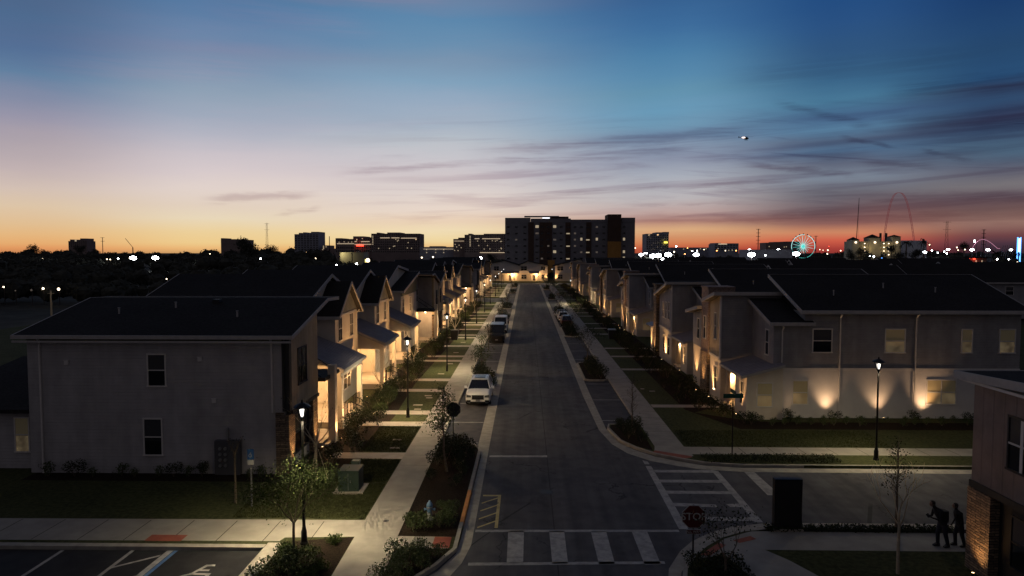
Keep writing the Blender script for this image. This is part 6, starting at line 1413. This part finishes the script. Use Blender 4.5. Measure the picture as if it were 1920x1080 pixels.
def far_lamp(px, py, Y, s, mm, lab, grp):
    x, z = at(px, py, Y); H = thing('far_lamp', lab, 'lamp', (x, Y, 0), grp)
    part(MB().tube([(x, Y, 0), (x, Y, z)], .08, 5), 'pole', M['farsteel'], H); part(MB().ball((x, Y - .2, z), s, 6, 5), 'lamp_head', M[mm], H)
G1 = 'small lamps in the dark yards left of the street'; L1 = 'tiny lamp in the dark wooded yards left of the street'
for px, py, Y, s, mm in ((13, 487, 420, .45, 'flood'), (80, 485, 420, .35, 'spark'), (130, 487, 400, .4, 'spark'), (201, 486, 400, .35, 'spark'), (207, 486.5, 400, .35, 'spark'), (222, 485, 400, .4, 'flood'), (243, 484.5, 400, .4, 'spark'), (394, 476, 420, .3, 'spark'), (363, 498, 300, .25, 'spark'), (489, 485, 350, .35, 'flood'), (502, 507, 240, .3, 'flood'), (589, 510, 200, .2, 'spark'), (592, 484.5, 330, .35, 'spark'),
                         (313, 523, 200, .2, 'spark'), (8, 538, 150, .18, 'spark'), (82, 541, 150, .25, 'spark'), (111, 542, 150, .3, 'spark'), (443, 521, 180, .3, 'spark'), (60, 544, 145, .22, 'windim'), (30, 545, 150, .15, 'windim'), (631, 498, 260, .45, 'flood'), (669, 494.5, 280, .35, 'flood'), (773, 488, 300, .25, 'flood'), (791, 483, 320, .35, 'spark'), (812, 482, 320, .35, 'spark'), (871, 485.5, 300, .4, 'flood'), (882, 484, 310, .45, 'flood'), (901, 484, 310, .65, 'flood'), (892, 484, 315, .25, 'flood')):
    far_lamp(px, py, Y, s, mm, L1, G1)
far_lamp(816, 487, 300, .6, 'orangelamp', 'orange lamp above the roofs left of the big hotel', None)
far_lamp(690, 488, 280, .8, 'spark', 'bright yellowish lamp beside the lit yellow wall', None)
x, z = at(650, 479, 400); H = thing('lit_shed', 'pale yellow lit wall of a low shed before the resort buildings', 'shed', (at(652, 479, 400)[0], 400, 0)); part(MB().box(at(637, 474, 400)[0], 400, 0, at(682, 474, 400)[0], 412, at(640, 473, 400)[1]), 'wall', M['whitefar'], H); light('SPOT', 'wall_wash', (at(640, 474, 400)[0], 396, at(640, 473, 400)[1] - .5), 1500, (1, .85, .4), H, .2, (.6, 1, -.4), 110, .8)
H = thing('lit_doorway', 'yellow lit doorway under the resort buildings', 'doorway', (at(687, 490, 285)[0], 285, 0)); xa, za = at(684.5, 491, 285); part(MB().box(xa - .3, 285, 0, xa + 1.1, 288, za + 1.6), 'wall', M['whitefar'], H); part(MB().box(xa, 284.9, za - 1.2, xa + .8, 284.98, za + 1.1), 'opening', glow('yellow_doorway', (1, .8, .25), 1.2), H)
for px, py, w_ in ((715, 472, 1.4), (714, 480, 2.0)):
    pass
G2 = 'small lamps in the district right of the street'; L2 = 'tiny lamp among the roofs and trees right of the street'
for px, py, Y, s, mm in [(1191, 465, 600, .5, 'spark'), (1209, 475, 520, .4, 'flood'), (1213, 475, 520, .35, 'flood'), (1264, 472, 500, .45, 'spark'), (1268, 462, 700, .6, 'flood'), (1284, 476, 500, .35, 'orangelamp'), (1289, 465, 700, .5, 'orangelamp'), (1298, 470.5, 560, .35, 'flood'), (1307, 470, 560, .35, 'flood'), (1320, 468, 600, .4, 'spark'), (1344, 470, 560, .45, 'orangelamp'), (1360, 470, 560, .4, 'spark'), (1380, 470, 560, .45, 'orangelamp'), (1435, 479, 440, .4, 'flood'), (1501, 501, 260, .25, 'flood'), (1537, 468, 600, .35, 'spark'), (1543, 469, 600, .3, 'spark'), (1552, 469, 560, .5, 'spark'), (1551, 476, 520, .45, 'spark'), (1554, 462, 700, .4, 'redlamp'), (1576, 470, 560, .45, 'spark'),
                         (1631, 480, 400, .3, 'flood'), (1638, 481, 400, .4, 'flood'), (1743, 459, 700, .7, 'spark'), (1747, 470, 520, .5, 'flood'), (1775, 475, 500, .5, 'flood'), (1794, 464, 600, .55, 'spark'), (1796, 469, 560, .4, 'spark'), (1809, 468, 560, .5, 'spark'), (1827, 452, 650, .9, 'flood'), (1831, 498, 280, .35, 'flood'), (1846, 497, 280, .25, 'spark'), (1869, 486, 330, .4, 'flood'), (1891, 486, 330, .3, 'flood'), (1907, 492, 300, .35, 'spark'), (1880, 502, 260, .3, 'orangelamp'), (1883, 509, 240, .35, 'spark'), (1758, 474, 500, .4, 'flood'), (1770, 472, 500, .4, 'flood')]:
    far_lamp(px, py, Y, s, mm, L2, G2)
far_lamp(1653, 485, 330, .5, 'bluelamp', 'blue-lit lamp before the gallery hotel', None)
# red-lit low building on the right
Y = 300.0; H = thing('red_lit_building', 'low building with red lights under its roof on the right', 'building', (at(1828, 492, Y)[0], Y, 0)); xa, za = at(1806, 484, Y); xb_, _ = at(1850, 484, Y)
part(MB().box(xa, Y, 0, xb_, Y + 10, za), 'wall', M['whitefar'], H); part(MB().box(xa - .5, Y - 2, za + .01, xb_ + .5, Y + 10, za + .5), 'roof', M['roof'], H)
for px in (1815, 1826): xx, zz = at(px, 485.5, Y); part(MB().box(xx - .4, Y - .4, zz - .2, xx + .4, Y - .05, zz + .2), 'red_lamp', M['redlamp'], H); light('POINT', 'red_glow', (xx, Y - 1.4, zz), 60, (1, .08, .04), H, .1)
for px in (1808, 1816, 1830, 1841): xx, zz = at(px, 491, Y); part(MB().box(xx - .22, Y - .12, zz - .7, xx + .22, Y - .02, zz + .7), 'lit_window', M['winon'], H)
H = thing('lit_shelter', 'small teal-white lit shelter left of the red-lit building', 'shelter', (at(1769, 489, 300)[0], 300, 0)); xa, za = at(1764, 489, 300); part(MB().box(xa, 300, za - .5, xa + 2.6, 301, za + .55), 'lit_panel', glow('teal_panel', (.6, 1, .9), .9), H); part(MB().box(xa - .3, 299.5, za + .56, xa + 3.2, 302, za + .8).box(xa, 301.01, 0, xa + 2.6, 301.3, za + .55), 'roof', M['roof'], H)
# neighbouring roofs beyond the right row
for n, (x0, x1, y0, y1, ze, zr, lab) in enumerate(((44, 66, 118, 130, 6.4, 9.2, 'dark townhouse behind the right row with two pale lit windows'), (68, 96, 122, 134, 6.4, 9.4, 'dark townhouse behind the right row with a wide pale lit window'), (40, 62, 160, 172, 6.6, 9.6, 'dark gabled roof behind the right row, third from the camera'), (66, 92, 166, 178, 6.6, 9.6, 'dark gabled roof behind the right row near the blue-lit lamp'), (98, 126, 158, 170, 6.6, 9.2, 'dark gabled roof farthest to the right behind the row'),
        (45, 70, 215, 228, 6.6, 9.9, 'dark low roof in the middle distance right of the big hotel'), (76, 104, 220, 232, 6.6, 9.6, 'dark low roof below the ferris wheel'), (112, 140, 214, 226, 6.6, 9.6, 'dark low roof below the gallery hotel'))):
    H = thing('townhouse', lab, 'townhouse', ((x0 + x1) / 2, y0, 0), 'dark townhouses behind the right row'); ym = (y0 + y1) / 2
    part(MB().xprism([(y0, 0), (y1, 0), (y1, ze), (ym, zr), (y0, ze)], x0, x1), 'wall', M['lapb'], H); slab_roof(H, x0 - .4, x1 + .4, [(y0 - .5, ze - .2), (ym, zr + .02), (y1 + .5, ze - .2)], .2)
    for k in range(4): q = x0 + (x1 - x0) * (.15 + .22 * k); window(H, 'y', q, q + 1.3, 4.2, 5.6, y0, -1, 'winon' if (n == 0 and k == 1) or (n == 1 and k == 1) else 'glass')

# ------------------------------------------------------------------ woods on the horizon
def woods(name, label, strips, seed, mat='fartree'):
    rnd = random.Random(seed); mb = MB()
    for Y0, px0, px1, hm, hv, n, s in strips:
        xa = at(px0, 470, Y0)[0]; xb_ = at(px1, 470, Y0)[0]
        for _ in range(n):
            x = rnd.uniform(xa, xb_); y = Y0 + rnd.uniform(-.06, .06) * Y0; hh = (hm + hv * rnd.gauss(0, .5) + hv * .6 * math.sin(x * .011 * 400 / Y0 * 3)) ; hh = max(3.0, hh); r_ = hh * rnd.uniform(.42, .62)
            # a lumpy dark core with loose leaf clumps around it
            c = (x, y, hh * .58); nn, mm = 7, 5; vs = []
            for i in range(mm + 1):
                a = math.pi * i / mm
                for j in range(nn):
                    b = 6.283 * j / nn; q = rnd.uniform(.62, .95); vs.append((c[0] + r_ * q * math.sin(a) * math.cos(b), c[1] + r_ * q * math.sin(a) * math.sin(b), max(-.4, c[2] - hh * .42 * q * math.cos(a) * (1.35 if i < 2 else 1))))
            mb.add(vs, [(i*nn+j, i*nn+(j+1) % nn, (i+1)*nn+(j+1) % nn, (i+1)*nn+j) for i in range(mm) for j in range(nn)])
            for _k in range(26): 
                d = Vector((rnd.gauss(0, 1), rnd.gauss(0, 1), rnd.gauss(.4, 1))).normalized(); mb.leaf((c[0] + d.x * r_ * .95, c[1] + d.y * r_ * .95, c[2] + d.z * hh * .42), s, rnd)
    return tag(mb.build(name, M[mat]), label, None, None, 'stuff')
woods('woods', 'dark wooded yards and treeline on the left horizon', [(1000, -60, 560, 12.5, 5, 90, 2.6), (760, -80, 640, 10.5, 4, 90, 2.2), (560, -80, 560, 9, 2.5, 80, 1.9), (400, -100, 620, 8, 2.0, 80, 1.5), (300, -120, 700, 7, 1.6, 80, 1.2), (220, -150, 560, 6.4, 1.4, 80, 1.0), (160, -200, 440, 5.2, 1.0, 70, .8)], 3)
woods('woods', 'dark treeline along the right horizon', [(1050, 1250, 2000, 11, 4, 90, 2.6), (720, 1190, 2000, 8.5, 2.5, 80, 2.0), (540, 1190, 2000, 6.5, 2, 70, 1.7), (400, 1200, 2000, 5.6, 1.6, 70, 1.3), (300, 1200, 2000, 5.0, 1.3, 70, 1.1), (230, 1500, 2100, 4.6, 1.2, 60, .9), (150, 1750, 2200, 5.0, 1.4, 40, .8)], 4)
woods('woods', 'dark trees between the resort buildings and the end of the street', [(600, 560, 960, 5.5, 2, 50, 1.8), (420, 560, 960, 5, 1.6, 50, 1.4), (320, 600, 930, 4.6, 1.5, 40, 1.1), (300, 905, 1060, 3.0, .8, 14, .8)], 6)
def fartree(label, px, pyt, Y, wpx, palm=False, seed=0):
    rnd = random.Random(seed); x, zt = at(px, pyt, Y); r_ = wpx * Y / FPX / 2; t = thing('palm_tree' if palm else 'broad_tree', label, 'tree', (x, Y, 0)); 
    part(MB().tube([(x, Y, 0), (x + rnd.uniform(-.4, .4), Y, zt * .6), (x, Y, zt - r_ * (.3 if palm else .8))], [.3 + Y / 2500, .25 + Y / 3000, .15 + Y / 4000], 6), 'trunk', M['bark'], t)
    c = MB()
    if palm:
        for k in range(16):
            a = rnd.uniform(0, 6.28); e = rnd.uniform(-.3, .9); p0 = Vector((x, Y, zt - r_ * .3)); d = Vector((math.cos(a), math.sin(a), e)); q = [p0, p0 + d * r_ * .5, p0 + d * r_ * .85 + Vector((0, 0, -.2 * r_)), p0 + d * r_ + Vector((0, 0, -.6 * r_))]
            for i in range(3): u = Vector((-math.sin(a), math.cos(a), 0)) * r_ * .12 * (1.2 - .3 * i); c.add([q[i] - u, q[i] + u, q[i + 1] + u * .6, q[i + 1] - u * .6], [(0, 1, 2, 3)])
    else:
        for k in range(9):
            a = rnd.uniform(0, 6.28); q = rnd.uniform(.1, .62) * r_; hh = rnd.uniform(.28, .42) * r_ * 1.3
            leafcloud(c, (x + math.cos(a) * q, Y + math.sin(a) * q, zt - r_ * rnd.uniform(.35, 1.1)), (r_ * .45, r_ * .45, hh), 130, r_ * .13, rnd, .3)
    part(c, 'crown', M['fartree'], t)
fartree('big dark tree crown in front of the half hidden hotel', 468, 445, 700, 64, seed=1); fartree('rounded dark tree right of the half hidden hotel', 508, 458, 690, 34, seed=2); fartree('rounded dark tree near the left edge of the horizon', 68, 457, 800, 34, seed=3); fartree('dark tree hiding the foot of the left hotel tower', 152, 459, 900, 26, seed=4)
fartree('dark tree before the left tower of the gallery hotel', 1600, 466, 420, 30, seed=15); fartree('low dark tree before the gallery hotel, left of its middle tower', 1628, 472, 410, 30, seed=16); fartree('low dark tree before the gallery hotel, right of its middle tower', 1652, 473, 410, 30, seed=17); fartree('dark tree before the right tower of the gallery hotel', 1688, 469, 415, 30, seed=18); fartree('dark tree before the pale hall on the right', 1716, 466, 415, 32, seed=19); fartree('dark tree before the low gallery wing', 1614, 463, 420, 26, seed=5); fartree('dark tree before the middle of the gallery hotel', 1672, 458, 440, 24, seed=6); fartree('palm tree right of the gallery hotel', 1700, 452, 430, 26, True, 7); fartree('palm tree before the blank pale hall', 1733, 450, 430, 24, True, 8); fartree('palm tree by the red-lit building', 1868, 470, 300, 32, True, 9); fartree('palm tree near the right edge of the picture', 1900, 478, 290, 30, True, 10); fartree('bushy tree left of the coaster', 1808, 452, 640, 26, seed=11); fartree('dark tree at the end of the street behind the left row', 922, 475, 300, 26, seed=12)
